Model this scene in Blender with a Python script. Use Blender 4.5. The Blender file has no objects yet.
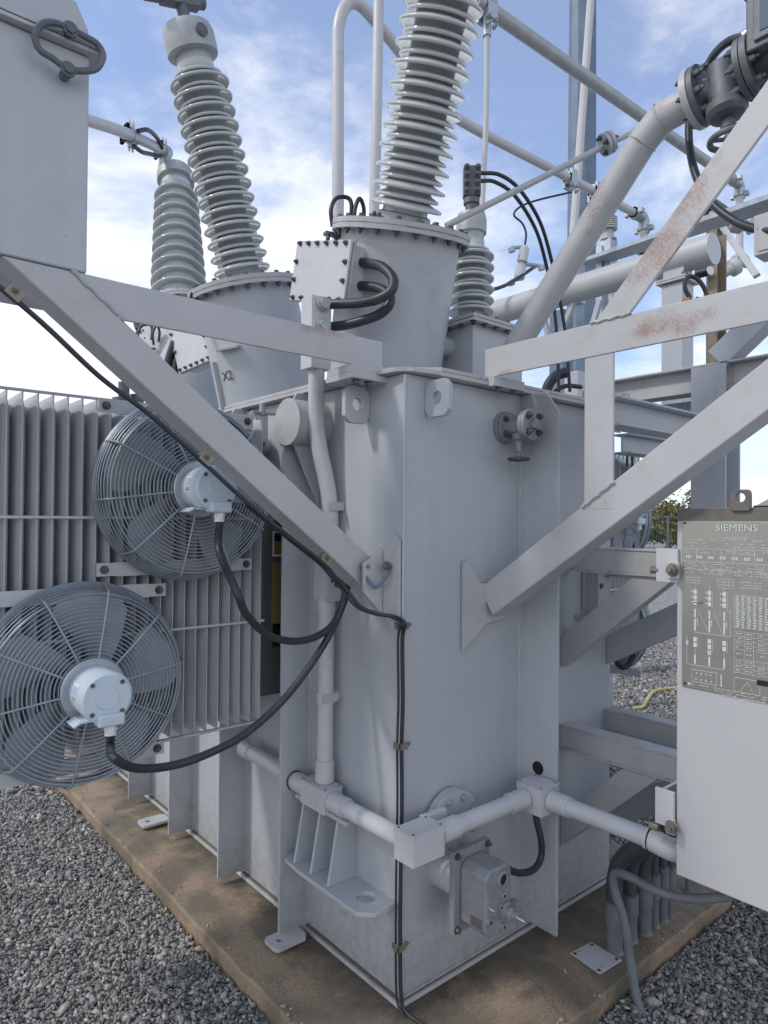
import bpy, bmesh, math, random
import numpy as np
from mathutils import Vector, Matrix, Euler
random.seed(7); R = math.radians
SC = bpy.context.scene
COL = SC.collection

# ------------------------------------------------------------------ camera
# world frame: X runs along the short side of the transformer, Y along its long side, Z up,
# origin = near bottom corner of the tank on top of the concrete pad
U = Vector((-0.6456, 0.7637)); V = Vector((0.7636, 0.6457))     # Y and X axes seen in camera-aligned ground coordinates
CX, CY, CH = 0.068, 2.334, 1.65
F = 679.0
def w2(X, Y, Z):
    dx, dy = X-CX, Y-CY
    return Vector((dx*V.x+dy*V.y, dx*U.x+dy*U.y, Z))
CAM = w2(0, 0, CH)
fw = (w2(0, 1, CH)-CAM).normalized(); rt = (w2(1, 0, CH)-CAM).normalized(); up = Vector((0, 0, 1))
PITCH, ROLL = R(0.675), R(0.45)
fwd = (fw*math.cos(PITCH)+up*math.sin(PITCH)).normalized()
upp = (up*math.cos(PITCH)-fw*math.sin(PITCH)).normalized()
r2 = (rt*math.cos(ROLL)+upp*math.sin(ROLL)).normalized()
u2 = (upp*math.cos(ROLL)-rt*math.sin(ROLL)).normalized()
cd = bpy.data.cameras.new('camera'); cam = bpy.data.objects.new('camera', cd); COL.objects.link(cam)
cam.matrix_world = Matrix(((r2.x, u2.x, -fwd.x, CAM.x), (r2.y, u2.y, -fwd.y, CAM.y), (r2.z, u2.z, -fwd.z, CAM.z), (0, 0, 0, 1)))
cd.sensor_fit = 'VERTICAL'; cd.sensor_height = 36; cd.lens = 36*F/1024; cd.clip_start = 0.02; cd.clip_end = 2000
SC.camera = cam

# ------------------------------------------------------------------ light
SUNEL, SUND = 46, Vector((-0.86, 0.35))                 # sun stands high on the tank's long side
W = bpy.data.worlds.new("World"); SC.world = W; W.use_nodes = True
nt = W.node_tree; nt.nodes.clear()
N = nt.nodes.new; L = nt.links.new
out = N('ShaderNodeOutputWorld'); bg = N('ShaderNodeBackground'); bg.inputs[1].default_value = 0.12
sky = N('ShaderNodeTexSky'); sky.sky_type = 'NISHITA'; sky.sun_disc = False
sky.sun_elevation = R(SUNEL); sky.sun_rotation = math.atan2(SUND.x, SUND.y); sky.air_density = 1.0; sky.dust_density = 0.6; sky.ozone_density = 1.5
tc = N('ShaderNodeTexCoord'); mp = N('ShaderNodeMapping'); mp.inputs['Scale'].default_value = (1, 1, 2.2); mp.inputs['Rotation'].default_value = (0.3, 0.2, 0.4)
n1 = N('ShaderNodeTexNoise'); n1.inputs['Scale'].default_value = 1.9; n1.inputs['Detail'].default_value = 9; n1.inputs['Roughness'].default_value = 0.62; n1.inputs['Distortion'].default_value = 0.35
n2 = N('ShaderNodeTexNoise'); n2.inputs['Scale'].default_value = 9; n2.inputs['Detail'].default_value = 6; n2.inputs['Roughness'].default_value = 0.6
sep = N('ShaderNodeSeparateXYZ')
def MN(op, a, b=None, c=None):
    m = N('ShaderNodeMath'); m.operation = op
    for i, v in enumerate((a, b, c)):
        if v is None: continue
        if isinstance(v, (int, float)): m.inputs[i].default_value = v
        else: L(v, m.inputs[i])
    return m.outputs[0]
L(tc.outputs['Generated'], mp.inputs[0]); L(mp.outputs[0], n1.inputs[0]); L(mp.outputs[0], n2.inputs[0]); L(tc.outputs['Generated'], sep.inputs[0])
# more cloud low down and towards the tank's long side (left in the photo)
side = MN('ADD', MN('ADD', MN('MULTIPLY', sep.outputs[0], -0.14), MN('MULTIPLY', sep.outputs[2], -0.44)), 0.055)
cv = MN('ADD', MN('ADD', n1.outputs[0], MN('MULTIPLY', MN('SUBTRACT', n2.outputs[0], 0.5), 0.22)), side)
rmp = N('ShaderNodeMapRange'); rmp.interpolation_type = 'SMOOTHSTEP'
L(cv, rmp.inputs[0]); rmp.inputs[1].default_value = 0.16; rmp.inputs[2].default_value = 0.47; rmp.inputs[3].default_value = 0.18; rmp.inputs[4].default_value = 0.97
mx = N('ShaderNodeMix'); mx.data_type = 'RGBA'; mx.inputs['B'].default_value = (6.9, 7.05, 7.4, 1)
L(rmp.outputs[0], mx.inputs['Factor']); tn = N('ShaderNodeMix'); tn.data_type = 'RGBA'; tn.blend_type = 'MULTIPLY'; tn.inputs['Factor'].default_value = 1; tn.inputs['B'].default_value = (0.78, 0.99, 1.26, 1); L(sky.outputs[0], tn.inputs['A']); L(tn.outputs['Result'], mx.inputs['A']); L(mx.outputs['Result'], bg.inputs[0]); L(bg.outputs[0], out.inputs[0])
sd = bpy.data.lights.new('sun', 'SUN'); sd.energy = 1.25; sd.angle = R(6); sd.color = (1.0, 0.95, 0.88)
so = bpy.data.objects.new('sun', sd); COL.objects.link(so)
sv = Vector((SUND.x, SUND.y, 0)).normalized()*math.cos(R(SUNEL))+Vector((0, 0, math.sin(R(SUNEL))))
so.rotation_euler = (-sv).to_track_quat('-Z', 'Y').to_euler(); so.location = (0, 0, 12)
SC.view_settings.view_transform = 'Standard'; SC.view_settings.look = 'None'; SC.view_settings.gamma = 1; SC.view_settings.exposure = 0.47
SC.render.engine = 'CYCLES'

# ------------------------------------------------------------------ picture-to-place helpers
def ray(px, py):
    return (fwd + r2*((px-384)/F) + u2*((512-py)/F))
def onB(px, py, b): d = ray(px, py); return CAM+d*((b-CAM.x)/d.x)
def onA(px, py, a): d = ray(px, py); return CAM+d*((a-CAM.y)/d.y)
def onZ(px, py, z): d = ray(px, py); return CAM+d*((z-CAM.z)/d.z)
def onY(px, py, Y): d = ray(px, py); return CAM+d*(Y/d.dot(fw))

# ------------------------------------------------------------------ materials
def mat(name, col, rough=0.5, metal=0.0, var=0.06, nscale=3.0, bump=0.0, bscale=400, dirt=None, dirt_amt=0.0, dscale=6, spec=0.5, coat=0, streak=0.0, edge=None, grime=False, chips=0.0):
    m = bpy.data.materials.new(name); m.use_nodes = True; t = m.node_tree; t.nodes.clear()
    n = t.nodes.new; l = t.links.new
    o = n('ShaderNodeOutputMaterial'); p = n('ShaderNodeBsdfPrincipled'); l(p.outputs[0], o.inputs[0])
    c = n('ShaderNodeTexCoord')
    a = n('ShaderNodeTexNoise'); a.inputs['Scale'].default_value = nscale; a.inputs['Detail'].default_value = 5; l(c.outputs['Object'], a.inputs[0])
    oi = n('ShaderNodeObjectInfo')
    r = n('ShaderNodeMapRange'); l(a.outputs[0], r.inputs[0]); r.inputs[1].default_value = 0.3; r.inputs[2].default_value = 0.7; r.inputs[3].default_value = 1-var; r.inputs[4].default_value = 1+var
    h = n('ShaderNodeHueSaturation'); h.inputs['Color'].default_value = (*col, 1); l(r.outputs[0], h.inputs['Value'])
    src = h.outputs[0]
    if streak:
        mpp = n('ShaderNodeMapping'); mpp.inputs['Scale'].default_value = (22, 22, 0.9); l(c.outputs['Object'], mpp.inputs[0])
        s = n('ShaderNodeTexNoise'); s.inputs['Scale'].default_value = 1; s.inputs['Detail'].default_value = 3; l(mpp.outputs[0], s.inputs[0])
        rr = n('ShaderNodeMapRange'); l(s.outputs[0], rr.inputs[0]); rr.inputs[1].default_value = 0.5; rr.inputs[2].default_value = 0.8; rr.inputs[3].default_value = 0; rr.inputs[4].default_value = streak
        x = n('ShaderNodeMix'); x.data_type = 'RGBA'; l(rr.outputs[0], x.inputs['Factor']); l(src, x.inputs['A']); x.inputs['B'].default_value = (0.62, 0.62, 0.60, 1); src = x.outputs['Result']
    if grime:                                            # splash dirt above the foot of the steel and weld-line dust
        gp = n('ShaderNodeNewGeometry'); sx = n('ShaderNodeSeparateXYZ'); l(gp.outputs['Position'], sx.inputs[0])
        gm = n('ShaderNodeMapRange'); l(sx.outputs[2], gm.inputs[0]); gm.inputs[1].default_value = 0.42; gm.inputs[2].default_value = 0.0; gm.inputs[3].default_value = 0; gm.inputs[4].default_value = 0.55
        gn = n('ShaderNodeTexNoise'); gn.inputs['Scale'].default_value = 26; gn.inputs['Detail'].default_value = 8; gn.inputs['Roughness'].default_value = 0.7; l(gp.outputs['Position'], gn.inputs[0])
        ga = n('ShaderNodeMath'); ga.operation = 'ADD'; l(gm.outputs[0], ga.inputs[0]); l(gn.outputs[0], ga.inputs[1])
        gr_ = n('ShaderNodeMapRange'); l(ga.outputs[0], gr_.inputs[0]); gr_.inputs[1].default_value = 0.72; gr_.inputs[2].default_value = 1.15; gr_.inputs[4].default_value = 0.5
        x = n('ShaderNodeMix'); x.data_type = 'RGBA'; l(gr_.outputs[0], x.inputs['Factor']); l(src, x.inputs['A']); x.inputs['B'].default_value = (0.17, 0.15, 0.12, 1); src = x.outputs['Result']
    if dirt:
        d = n('ShaderNodeTexNoise'); d.inputs['Scale'].default_value = dscale; d.inputs['Detail'].default_value = 10; d.inputs['Roughness'].default_value = 0.7; l(c.outputs['Object'], d.inputs[0])
        dr = n('ShaderNodeMapRange'); l(d.outputs[0], dr.inputs[0]); dr.inputs[1].default_value = 0.54; dr.inputs[2].default_value = 0.75; dr.inputs[4].default_value = dirt_amt
        x = n('ShaderNodeMix'); x.data_type = 'RGBA'; l(dr.outputs[0], x.inputs['Factor']); l(src, x.inputs['A']); x.inputs['B'].default_value = (*dirt, 1); src = x.outputs['Result']
    if chips:                                           # small paint chips and scuffs
        q = n('ShaderNodeTexNoise'); q.inputs['Scale'].default_value = 42; q.inputs['Detail'].default_value = 5; q.inputs['Roughness'].default_value = 0.65; l(c.outputs['Object'], q.inputs[0])
        qr = n('ShaderNodeMapRange'); l(q.outputs[0], qr.inputs[0]); qr.inputs[1].default_value = 0.705; qr.inputs[2].default_value = 0.73; qr.inputs[4].default_value = chips
        x = n('ShaderNodeMix'); x.data_type = 'RGBA'; l(qr.outputs[0], x.inputs['Factor']); l(src, x.inputs['A']); x.inputs['B'].default_value = (0.20, 0.165, 0.14, 1); src = x.outputs['Result']
        mq = n('ShaderNodeMapping'); mq.inputs['Scale'].default_value = (3, 3, 60); mq.inputs['Rotation'].default_value = (0.4, 0.7, 0.2); l(c.outputs['Object'], mq.inputs[0])
        q = n('ShaderNodeTexNoise'); q.inputs['Scale'].default_value = 2.2; q.inputs['Detail'].default_value = 4; l(mq.outputs[0], q.inputs[0])
        qr = n('ShaderNodeMapRange'); l(q.outputs[0], qr.inputs[0]); qr.inputs[1].default_value = 0.69; qr.inputs[2].default_value = 0.72; qr.inputs[4].default_value = 0.35
        x = n('ShaderNodeMix'); x.data_type = 'RGBA'; l(qr.outputs[0], x.inputs['Factor']); l(src, x.inputs['A']); x.inputs['B'].default_value = (0.60, 0.60, 0.60, 1); src = x.outputs['Result']
    if edge:                                            # worn, rusty edges
        bv = n('ShaderNodeBevel'); bv.samples = 4; bv.inputs[0].default_value = 0.006; ge = n('ShaderNodeNewGeometry')
        dt = n('ShaderNodeVectorMath'); dt.operation = 'DOT_PRODUCT'; l(bv.outputs[0], dt.inputs[0]); l(ge.outputs['Normal'], dt.inputs[1])
        en = n('ShaderNodeTexNoise'); en.inputs['Scale'].default_value = 14; en.inputs['Detail'].default_value = 6; l(c.outputs['Object'], en.inputs[0])
        e1 = n('ShaderNodeMapRange'); l(dt.outputs['Value'], e1.inputs[0]); e1.inputs[1].default_value = 0.97; e1.inputs[2].default_value = 0.85
        e2 = n('ShaderNodeMapRange'); l(en.outputs[0], e2.inputs[0]); e2.inputs[1].default_value = 0.5; e2.inputs[2].default_value = 0.62
        e3 = n('ShaderNodeMath'); e3.operation = 'MULTIPLY'; l(e1.outputs[0], e3.inputs[0]); l(e2.outputs[0], e3.inputs[1])
        x = n('ShaderNodeMix'); x.data_type = 'RGBA'; l(e3.outputs[0], x.inputs['Factor']); l(src, x.inputs['A']); x.inputs['B'].default_value = (*edge, 1); src = x.outputs['Result']
    l(src, p.inputs['Base Color'])
    p.inputs['Metallic'].default_value = metal; p.inputs['Specular IOR Level'].default_value = spec
    p.inputs['Coat Weight'].default_value = coat
    rr = n('ShaderNodeMapRange'); l(a.outputs[0], rr.inputs[0]); rr.inputs[3].default_value = max(0.05, rough-0.1); rr.inputs[4].default_value = min(1, rough+0.1); l(rr.outputs[0], p.inputs['Roughness'])
    if bump:
        b = n('ShaderNodeBump'); b.inputs['Strength'].default_value = bump; b.inputs['Distance'].default_value = 0.002
        bt = n('ShaderNodeTexNoise'); bt.inputs['Scale'].default_value = bscale; bt.inputs['Detail'].default_value = 3; l(c.outputs['Object'], bt.inputs[0])
        l(bt.outputs[0], b.inputs['Height'])
        b2 = n('ShaderNodeBump'); b2.inputs['Strength'].default_value = 0.22; b2.inputs['Distance'].default_value = 0.02   # slight buckling of the sheet
        bl = n('ShaderNodeTexNoise'); bl.inputs['Scale'].default_value = 2.6; bl.inputs['Detail'].default_value = 2; l(c.outputs['Object'], bl.inputs[0]); l(bl.outputs[0], b2.inputs['Height']); l(b.outputs[0], b2.inputs['Normal']); l(b2.outputs[0], p.inputs['Normal'])
    m['src'] = 1
    return m
PG = (0.44, 0.468, 0.50)
M = {}
M['paint'] = mat('tank_paint', PG, 0.42, var=0.05, nscale=1.6, bump=0.25, bscale=260, dirt=(0.22, 0.215, 0.21), dirt_amt=0.28, dscale=3.5, streak=0.20, grime=True, chips=0.6)
M['paint2'] = mat('steel_paint', (0.46, 0.468, 0.478), 0.42, var=0.05, nscale=4, bump=0.25, bscale=260, dirt=(0.28, 0.255, 0.23), dirt_amt=0.34, dscale=9, chips=0.6, edge=(0.22, 0.15, 0.11))
M['cover'] = mat('cover_paint', (0.46, 0.465, 0.47), 0.5, var=0.08, nscale=6, bump=0.3, bscale=180, dirt=(0.27, 0.20, 0.17), dirt_amt=0.55, dscale=11, edge=(0.25, 0.16, 0.12))
M['conduit'] = mat('conduit_paint', (0.53, 0.54, 0.555), 0.38, var=0.04, nscale=5, dirt=(0.3, 0.28, 0.25), dirt_amt=0.35, dscale=14, chips=0.4)
M['fin'] = mat('radiator_paint', (0.51, 0.53, 0.555), 0.4, var=0.05, nscale=4, dirt=(0.25, 0.25, 0.25), dirt_amt=0.3)
M['guard'] = mat('galvanised_wire', (0.30, 0.345, 0.395), 0.38, metal=0.3, var=0.12, nscale=20)
M['blade'] = mat('fan_blade_paint', (0.31, 0.335, 0.37), 0.42, var=0.06)
M['motor'] = mat('motor_paint', (0.56, 0.65, 0.72), 0.33, var=0.03, dirt=(0.35, 0.33, 0.3), dirt_amt=0.25, dscale=20)
M['galv'] = mat('galvanised_steel', (0.42, 0.46, 0.50), 0.42, metal=0.55, var=0.14, nscale=12)
M['pole'] = mat('galvanised_pole', (0.135, 0.19, 0.265), 0.5, metal=0.1, var=0.16, nscale=5)
M['bolt'] = mat('bolt_steel', (0.12, 0.12, 0.125), 0.45, metal=0.5, var=0.3, nscale=60)
M['porc'] = mat('grey_porcelain', (0.50, 0.53, 0.53), 0.12, var=0.03, dirt=(0.30, 0.32, 0.31), dirt_amt=0.35, dscale=10, coat=0.4)
M['alu'] = mat('cast_aluminium', (0.40, 0.42, 0.43), 0.5, metal=0.25, var=0.12, nscale=15, bump=0.4, bscale=300)
M['iron'] = mat('weathered_cast_iron', (0.13, 0.145, 0.16), 0.5, metal=0.25, var=0.25, nscale=18, bump=0.5, bscale=300, dirt=(0.20, 0.17, 0.13), dirt_amt=0.6, dscale=18)
M['rubber'] = mat('black_cable_sheath', (0.028, 0.032, 0.04), 0.42, var=0.2, nscale=20)
M['hose'] = mat('grey_flexible_hose', (0.06, 0.066, 0.078), 0.5, var=0.15, nscale=15)
M['pvc'] = mat('grey_pvc', (0.15, 0.165, 0.18), 0.55, var=0.15, nscale=14, dirt=(0.33, 0.29, 0.24), dirt_amt=0.5, dscale=14)
M['cast'] = mat('cast_gearbox_grey', (0.27, 0.285, 0.30), 0.45, metal=0.2, var=0.14, nscale=22, bump=0.5, bscale=350, dirt=(0.40, 0.39, 0.37), dirt_amt=0.5, dscale=25)
M['brass'] = mat('tarnished_brass', (0.27, 0.245, 0.20), 0.5, metal=0.6, var=0.25, nscale=40)
M['bright'] = mat('bright_steel', (0.75, 0.75, 0.75), 0.25, metal=0.9, var=0.1)
M['black'] = mat('black_plastic', (0.012, 0.012, 0.014), 0.4)
M['glass'] = mat('dark_sight_glass', (0.10, 0.14, 0.20), 0.08, var=0.02)
M['darkbox'] = mat('dark_gauge_panel', (0.075, 0.08, 0.085), 0.5, var=0.1)
M['yellow'] = mat('yellow_label', (0.17, 0.13, 0.045), 0.5, var=0.12, nscale=20)
M['ylhose'] = mat('yellow_hose_rubber', (0.55, 0.48, 0.18), 0.5)
M['white'] = mat('white_plastic', (0.75, 0.76, 0.76), 0.35)
M['sticker'] = mat('pale_blue_sticker', (0.42, 0.55, 0.68), 0.4)
M['plate'] = mat('etched_stainless', (0.42, 0.42, 0.375), 0.30, metal=0.8, var=0.06, nscale=9, dirt=(0.22, 0.20, 0.155), dirt_amt=0.4)
M['etch'] = mat('etched_lettering', (0.62, 0.63, 0.62), 0.5, metal=0.0, var=0.1)
M['rustplate'] = mat('stained_metal', (0.17, 0.155, 0.14), 0.6, metal=0.3, var=0.2, nscale=20, dirt=(0.12, 0.085, 0.06), dirt_amt=0.7, dscale=20)
M['cab'] = mat('cabinet_paint', (0.47, 0.478, 0.49), 0.4, var=0.035, nscale=1.5, bump=0.15, bscale=260)
M['rusty'] = mat('rust_yellow_primer', (0.25, 0.20, 0.14), 0.7, var=0.25, nscale=12, dirt=(0.17, 0.10, 0.06), dirt_amt=0.7)
M['scratch'] = mat('bare_rust_scratch', (0.28, 0.13, 0.05), 0.7, var=0.4, nscale=60)
M['glands'] = mat('zinc_gland', (0.50, 0.54, 0.57), 0.32, metal=0.6, var=0.1)

def add_rust(m, spots, thr=1.235, amt=0.72):
    """rust blooms with a fixed place on the steel (world points and radii), speckled"""
    m = m.copy(); t = m.node_tree; n = t.nodes.new; l = t.links.new
    p = [x for x in t.nodes if x.type == 'BSDF_PRINCIPLED'][0]
    src = p.inputs['Base Color'].links[0].from_socket
    g = n('ShaderNodeNewGeometry'); acc = None
    for (pt, rad) in spots:
        mp = n('ShaderNodeMapping'); mp.vector_type = 'TEXTURE'; mp.inputs['Location'].default_value = pt; mp.inputs['Scale'].default_value = rad; l(g.outputs['Position'], mp.inputs[0])
        ln = n('ShaderNodeVectorMath'); ln.operation = 'LENGTH'; l(mp.outputs[0], ln.inputs[0])
        mr = n('ShaderNodeMapRange'); l(ln.outputs['Value'], mr.inputs[0]); mr.inputs[1].default_value = 0.0; mr.inputs[2].default_value = 1.0; mr.inputs[3].default_value = 1; mr.inputs[4].default_value = 0
        if acc is None: acc = mr.outputs[0]
        else:
            ad = n('ShaderNodeMath'); ad.operation = 'MAXIMUM'; l(acc, ad.inputs[0]); l(mr.outputs[0], ad.inputs[1]); acc = ad.outputs[0]
    nz = n('ShaderNodeTexNoise'); nz.inputs['Scale'].default_value = 130; nz.inputs['Detail'].default_value = 4; nz.inputs['Roughness'].default_value = 0.7; l(g.outputs['Position'], nz.inputs[0])
    nb = n('ShaderNodeTexNoise'); nb.inputs['Scale'].default_value = 14; nb.inputs['Detail'].default_value = 5; l(g.outputs['Position'], nb.inputs[0])
    ad = n('ShaderNodeMath'); ad.operation = 'ADD'; l(nz.outputs[0], ad.inputs[0]); l(nb.outputs[0], ad.inputs[1])
    mm = n('ShaderNodeMath'); mm.operation = 'MULTIPLY_ADD'; l(acc, mm.inputs[0]); mm.inputs[1].default_value = 0.9; l(ad.outputs[0], mm.inputs[2])
    mr = n('ShaderNodeMapRange'); l(mm.outputs[0], mr.inputs[0]); mr.inputs[1].default_value = thr; mr.inputs[2].default_value = thr+0.40; mr.inputs[4].default_value = amt
    x = n('ShaderNodeMix'); x.data_type = 'RGBA'; l(mr.outputs[0], x.inputs['Factor']); l(src, x.inputs['A']); x.inputs['B'].default_value = (0.28, 0.14, 0.095, 1)
    l(x.outputs['Result'], p.inputs['Base Color'])
    return m

# concrete pad
def concrete():
    m = mat('stained_concrete', (0.33, 0.25, 0.17), 0.85, var=0.12, nscale=2.2, dirt=(0.085, 0.08, 0.06), dirt_amt=0.85, dscale=1.7)
    t = m.node_tree; n = t.nodes.new; l = t.links.new
    p = [x for x in t.nodes if x.type == 'BSDF_PRINCIPLED'][0]; src = p.inputs['Base Color'].links[0].from_socket
    c = n('ShaderNodeTexCoord'); a = n('ShaderNodeTexNoise'); a.inputs['Scale'].default_value = 90; a.inputs['Detail'].default_value = 8; a.inputs['Roughness'].default_value = 0.75; l(c.outputs['Object'], a.inputs[0])
    r = n('ShaderNodeMapRange'); l(a.outputs[0], r.inputs[0]); r.inputs[1].default_value = 0.35; r.inputs[2].default_value = 0.68; r.inputs[3].default_value = 0.62; r.inputs[4].default_value = 1.3
    x = n('ShaderNodeMix'); x.data_type = 'RGBA'; x.blend_type = 'MULTIPLY'; x.inputs['Factor'].default_value = 1; l(src, x.inputs['A']); l(r.outputs[0], x.inputs['B'])
    a2 = n('ShaderNodeTexNoise'); a2.inputs['Scale'].default_value = 7; a2.inputs['Detail'].default_value = 7; l(c.outputs['Object'], a2.inputs[0])
    r2_ = n('ShaderNodeMapRange'); l(a2.outputs[0], r2_.inputs[0]); r2_.inputs[1].default_value = 0.56; r2_.inputs[2].default_value = 0.72; r2_.inputs[4].default_value = 0.5
    y = n('ShaderNodeMix'); y.data_type = 'RGBA'; l(r2_.outputs[0], y.inputs['Factor']); l(x.outputs['Result'], y.inputs['A']); y.inputs['B'].default_value = (0.20, 0.195, 0.16, 1)
    g = n('ShaderNodeNewGeometry'); sx = n('ShaderNodeSeparateXYZ'); l(g.outputs['Position'], sx.inputs[0])
    def mth(op, a_, b_=None):
        k = n('ShaderNodeMath'); k.operation = op
        for i_, v_ in enumerate((a_, b_)):
            if v_ is None: continue
            if isinstance(v_, (int, float)): k.inputs[i_].default_value = v_
            else: l(v_, k.inputs[i_])
        return k.outputs[0]
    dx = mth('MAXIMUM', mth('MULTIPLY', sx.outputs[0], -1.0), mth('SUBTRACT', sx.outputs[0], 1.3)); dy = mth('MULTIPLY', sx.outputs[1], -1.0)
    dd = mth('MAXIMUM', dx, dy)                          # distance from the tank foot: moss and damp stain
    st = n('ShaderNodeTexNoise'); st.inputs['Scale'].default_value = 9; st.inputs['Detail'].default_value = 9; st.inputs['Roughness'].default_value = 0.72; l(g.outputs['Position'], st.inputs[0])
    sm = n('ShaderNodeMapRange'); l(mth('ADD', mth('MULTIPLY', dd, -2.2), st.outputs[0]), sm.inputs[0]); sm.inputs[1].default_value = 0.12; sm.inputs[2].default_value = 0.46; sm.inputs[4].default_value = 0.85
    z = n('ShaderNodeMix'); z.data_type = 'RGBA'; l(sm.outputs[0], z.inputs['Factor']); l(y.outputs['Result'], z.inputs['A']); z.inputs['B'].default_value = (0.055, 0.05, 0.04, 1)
    big = n('ShaderNodeTexNoise'); big.inputs['Scale'].default_value = 3.1; big.inputs['Detail'].default_value = 6; big.inputs['Distortion'].default_value = 0.8; l(g.outputs['Position'], big.inputs[0])
    bm_ = n('ShaderNodeMapRange'); l(big.outputs[0], bm_.inputs[0]); bm_.inputs[1].default_value = 0.45; bm_.inputs[2].default_value = 0.60; bm_.inputs[4].default_value = 0.68
    z2 = n('ShaderNodeMix'); z2.data_type = 'RGBA'; l(bm_.outputs[0], z2.inputs['Factor']); l(z.outputs['Result'], z2.inputs['A']); z2.inputs['B'].default_value = (0.105, 0.10, 0.075, 1)
    vo = n('ShaderNodeTexVoronoi'); vo.feature = 'DISTANCE_TO_EDGE'; vo.inputs['Scale'].default_value = 1.15
    vn = n('ShaderNodeTexNoise'); vn.inputs['Scale'].default_value = 5; vn.inputs['Detail'].default_value = 6; l(g.outputs['Position'], vn.inputs[0])
    vm = n('ShaderNodeVectorMath'); vm.operation = 'MULTIPLY_ADD'; l(vn.outputs['Color'], vm.inputs[0]); vm.inputs[1].default_value = (0.35, 0.35, 0.0); l(g.outputs['Position'], vm.inputs[2]); l(vm.outputs[0], vo.inputs['Vector'])
    vr = n('ShaderNodeMapRange'); l(vo.outputs['Distance'], vr.inputs[0]); vr.inputs[1].default_value = 0.0; vr.inputs[2].default_value = 0.005; vr.inputs[3].default_value = 0.35; vr.inputs[4].default_value = 0
    z3 = n('ShaderNodeMix'); z3.data_type = 'RGBA'; l(vr.outputs[0], z3.inputs['Factor']); l(z2.outputs['Result'], z3.inputs['A']); z3.inputs['B'].default_value = (0.04, 0.035, 0.03, 1)
    l(z3.outputs['Result'], p.inputs['Base Color'])
    b = n('ShaderNodeBump'); b.inputs['Strength'].default_value = 0.7; b.inputs['Distance'].default_value = 0.004; l(a.outputs[0], b.inputs['Height']); l(b.outputs[0], p.inputs['Normal'])
    return m
M['concrete'] = concrete()
def gravelmat(name, island):
    m = bpy.data.materials.new(name); m.use_nodes = True; t = m.node_tree; n = t.nodes.new; l = t.links.new
    p = t.nodes['Principled BSDF']; p.inputs['Roughness'].default_value = 0.85; p.inputs['Specular IOR Level'].default_value = 0.3
    cr = n('ShaderNodeValToRGB')
    els = [(0.0, (0.19, 0.19, 0.185)), (0.35, (0.245, 0.245, 0.24)), (0.6, (0.32, 0.32, 0.31)), (0.8, (0.39, 0.365, 0.325)), (0.93, (0.50, 0.49, 0.46)), (1.0, (0.42, 0.34, 0.22))]
    cr.color_ramp.elements[0].position = 0; cr.color_ramp.elements[0].color = (*els[0][1], 1); cr.color_ramp.elements[1].position = 1; cr.color_ramp.elements[1].color = (*els[-1][1], 1)
    for q, c in els[1:-1]: e = cr.color_ramp.elements.new(q); e.color = (*c, 1)
    c = n('ShaderNodeTexCoord')
    if island:
        g = n('ShaderNodeNewGeometry'); l(g.outputs['Random Per Island'], cr.inputs[0])
        a = n('ShaderNodeTexNoise'); a.inputs['Scale'].default_value = 150; a.inputs['Detail'].default_value = 5; l(c.outputs['Object'], a.inputs[0])
        r = n('ShaderNodeMapRange'); l(a.outputs[0], r.inputs[0]); r.inputs[1].default_value = 0.3; r.inputs[2].default_value = 0.7; r.inputs[3].default_value = 0.7; r.inputs[4].default_value = 1.3
        x = n('ShaderNodeMix'); x.data_type = 'RGBA'; x.blend_type = 'MULTIPLY'; x.inputs['Factor'].default_value = 1; l(cr.outputs[0], x.inputs['A']); l(r.outputs[0], x.inputs['B'])
        l(x.outputs['Result'], p.inputs['Base Color'])
    else:
        v = n('ShaderNodeTexVoronoi'); v.inputs['Scale'].default_value = 38; l(c.outputs['Object'], v.inputs['Vector'])
        s = n('ShaderNodeSeparateColor'); l(v.outputs['Color'], s.inputs[0]); l(s.outputs[0], cr.inputs[0]); l(cr.outputs[0], p.inputs['Base Color'])
        b = n('ShaderNodeBump'); b.inputs['Strength'].default_value = 1; b.inputs['Distance'].default_value = 0.02; b.invert = True; l(v.outputs['Distance'], b.inputs['Height']); l(b.outputs[0], p.inputs['Normal'])
    return m
M['stones'] = gravelmat('crushed_stone', True); M['gravelbase'] = gravelmat('gravel_ground', False)

# ------------------------------------------------------------------ mesh builder
def catmull(pts, n=8):
    pts = [Vector(p) for p in pts]
    if len(pts) < 3: return pts
    P = [pts[0]*2-pts[1]]+pts+[pts[-1]*2-pts[-2]]; o = []
    for i in range(1, len(P)-2):
        p0, p1, p2, p3 = P[i-1], P[i], P[i+1], P[i+2]
        for k in range(n):
            t = k/n
            o.append(0.5*((2*p1)+(p2-p0)*t+(2*p0-5*p1+4*p2-p3)*t*t+(3*p1-p0-3*p2+p3)*t**3))
    o.append(pts[-1]); return o
def fillet(pts, rad, n=6):
    """polyline with its corners rounded"""
    pts = [Vector(p) for p in pts]; o = [pts[0]]
    for i in range(1, len(pts)-1):
        p, a, b = pts[i], pts[i-1], pts[i+1]
        d1 = (a-p); d2 = (b-p); r = min(rad, d1.length*0.45, d2.length*0.45); s = p+d1.normalized()*r; e = p+d2.normalized()*r
        for k in range(n+1):
            t = k/n; o.append(s*(1-t)**2+p*2*t*(1-t)+e*t*t)
    o.append(pts[-1]); return o
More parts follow.
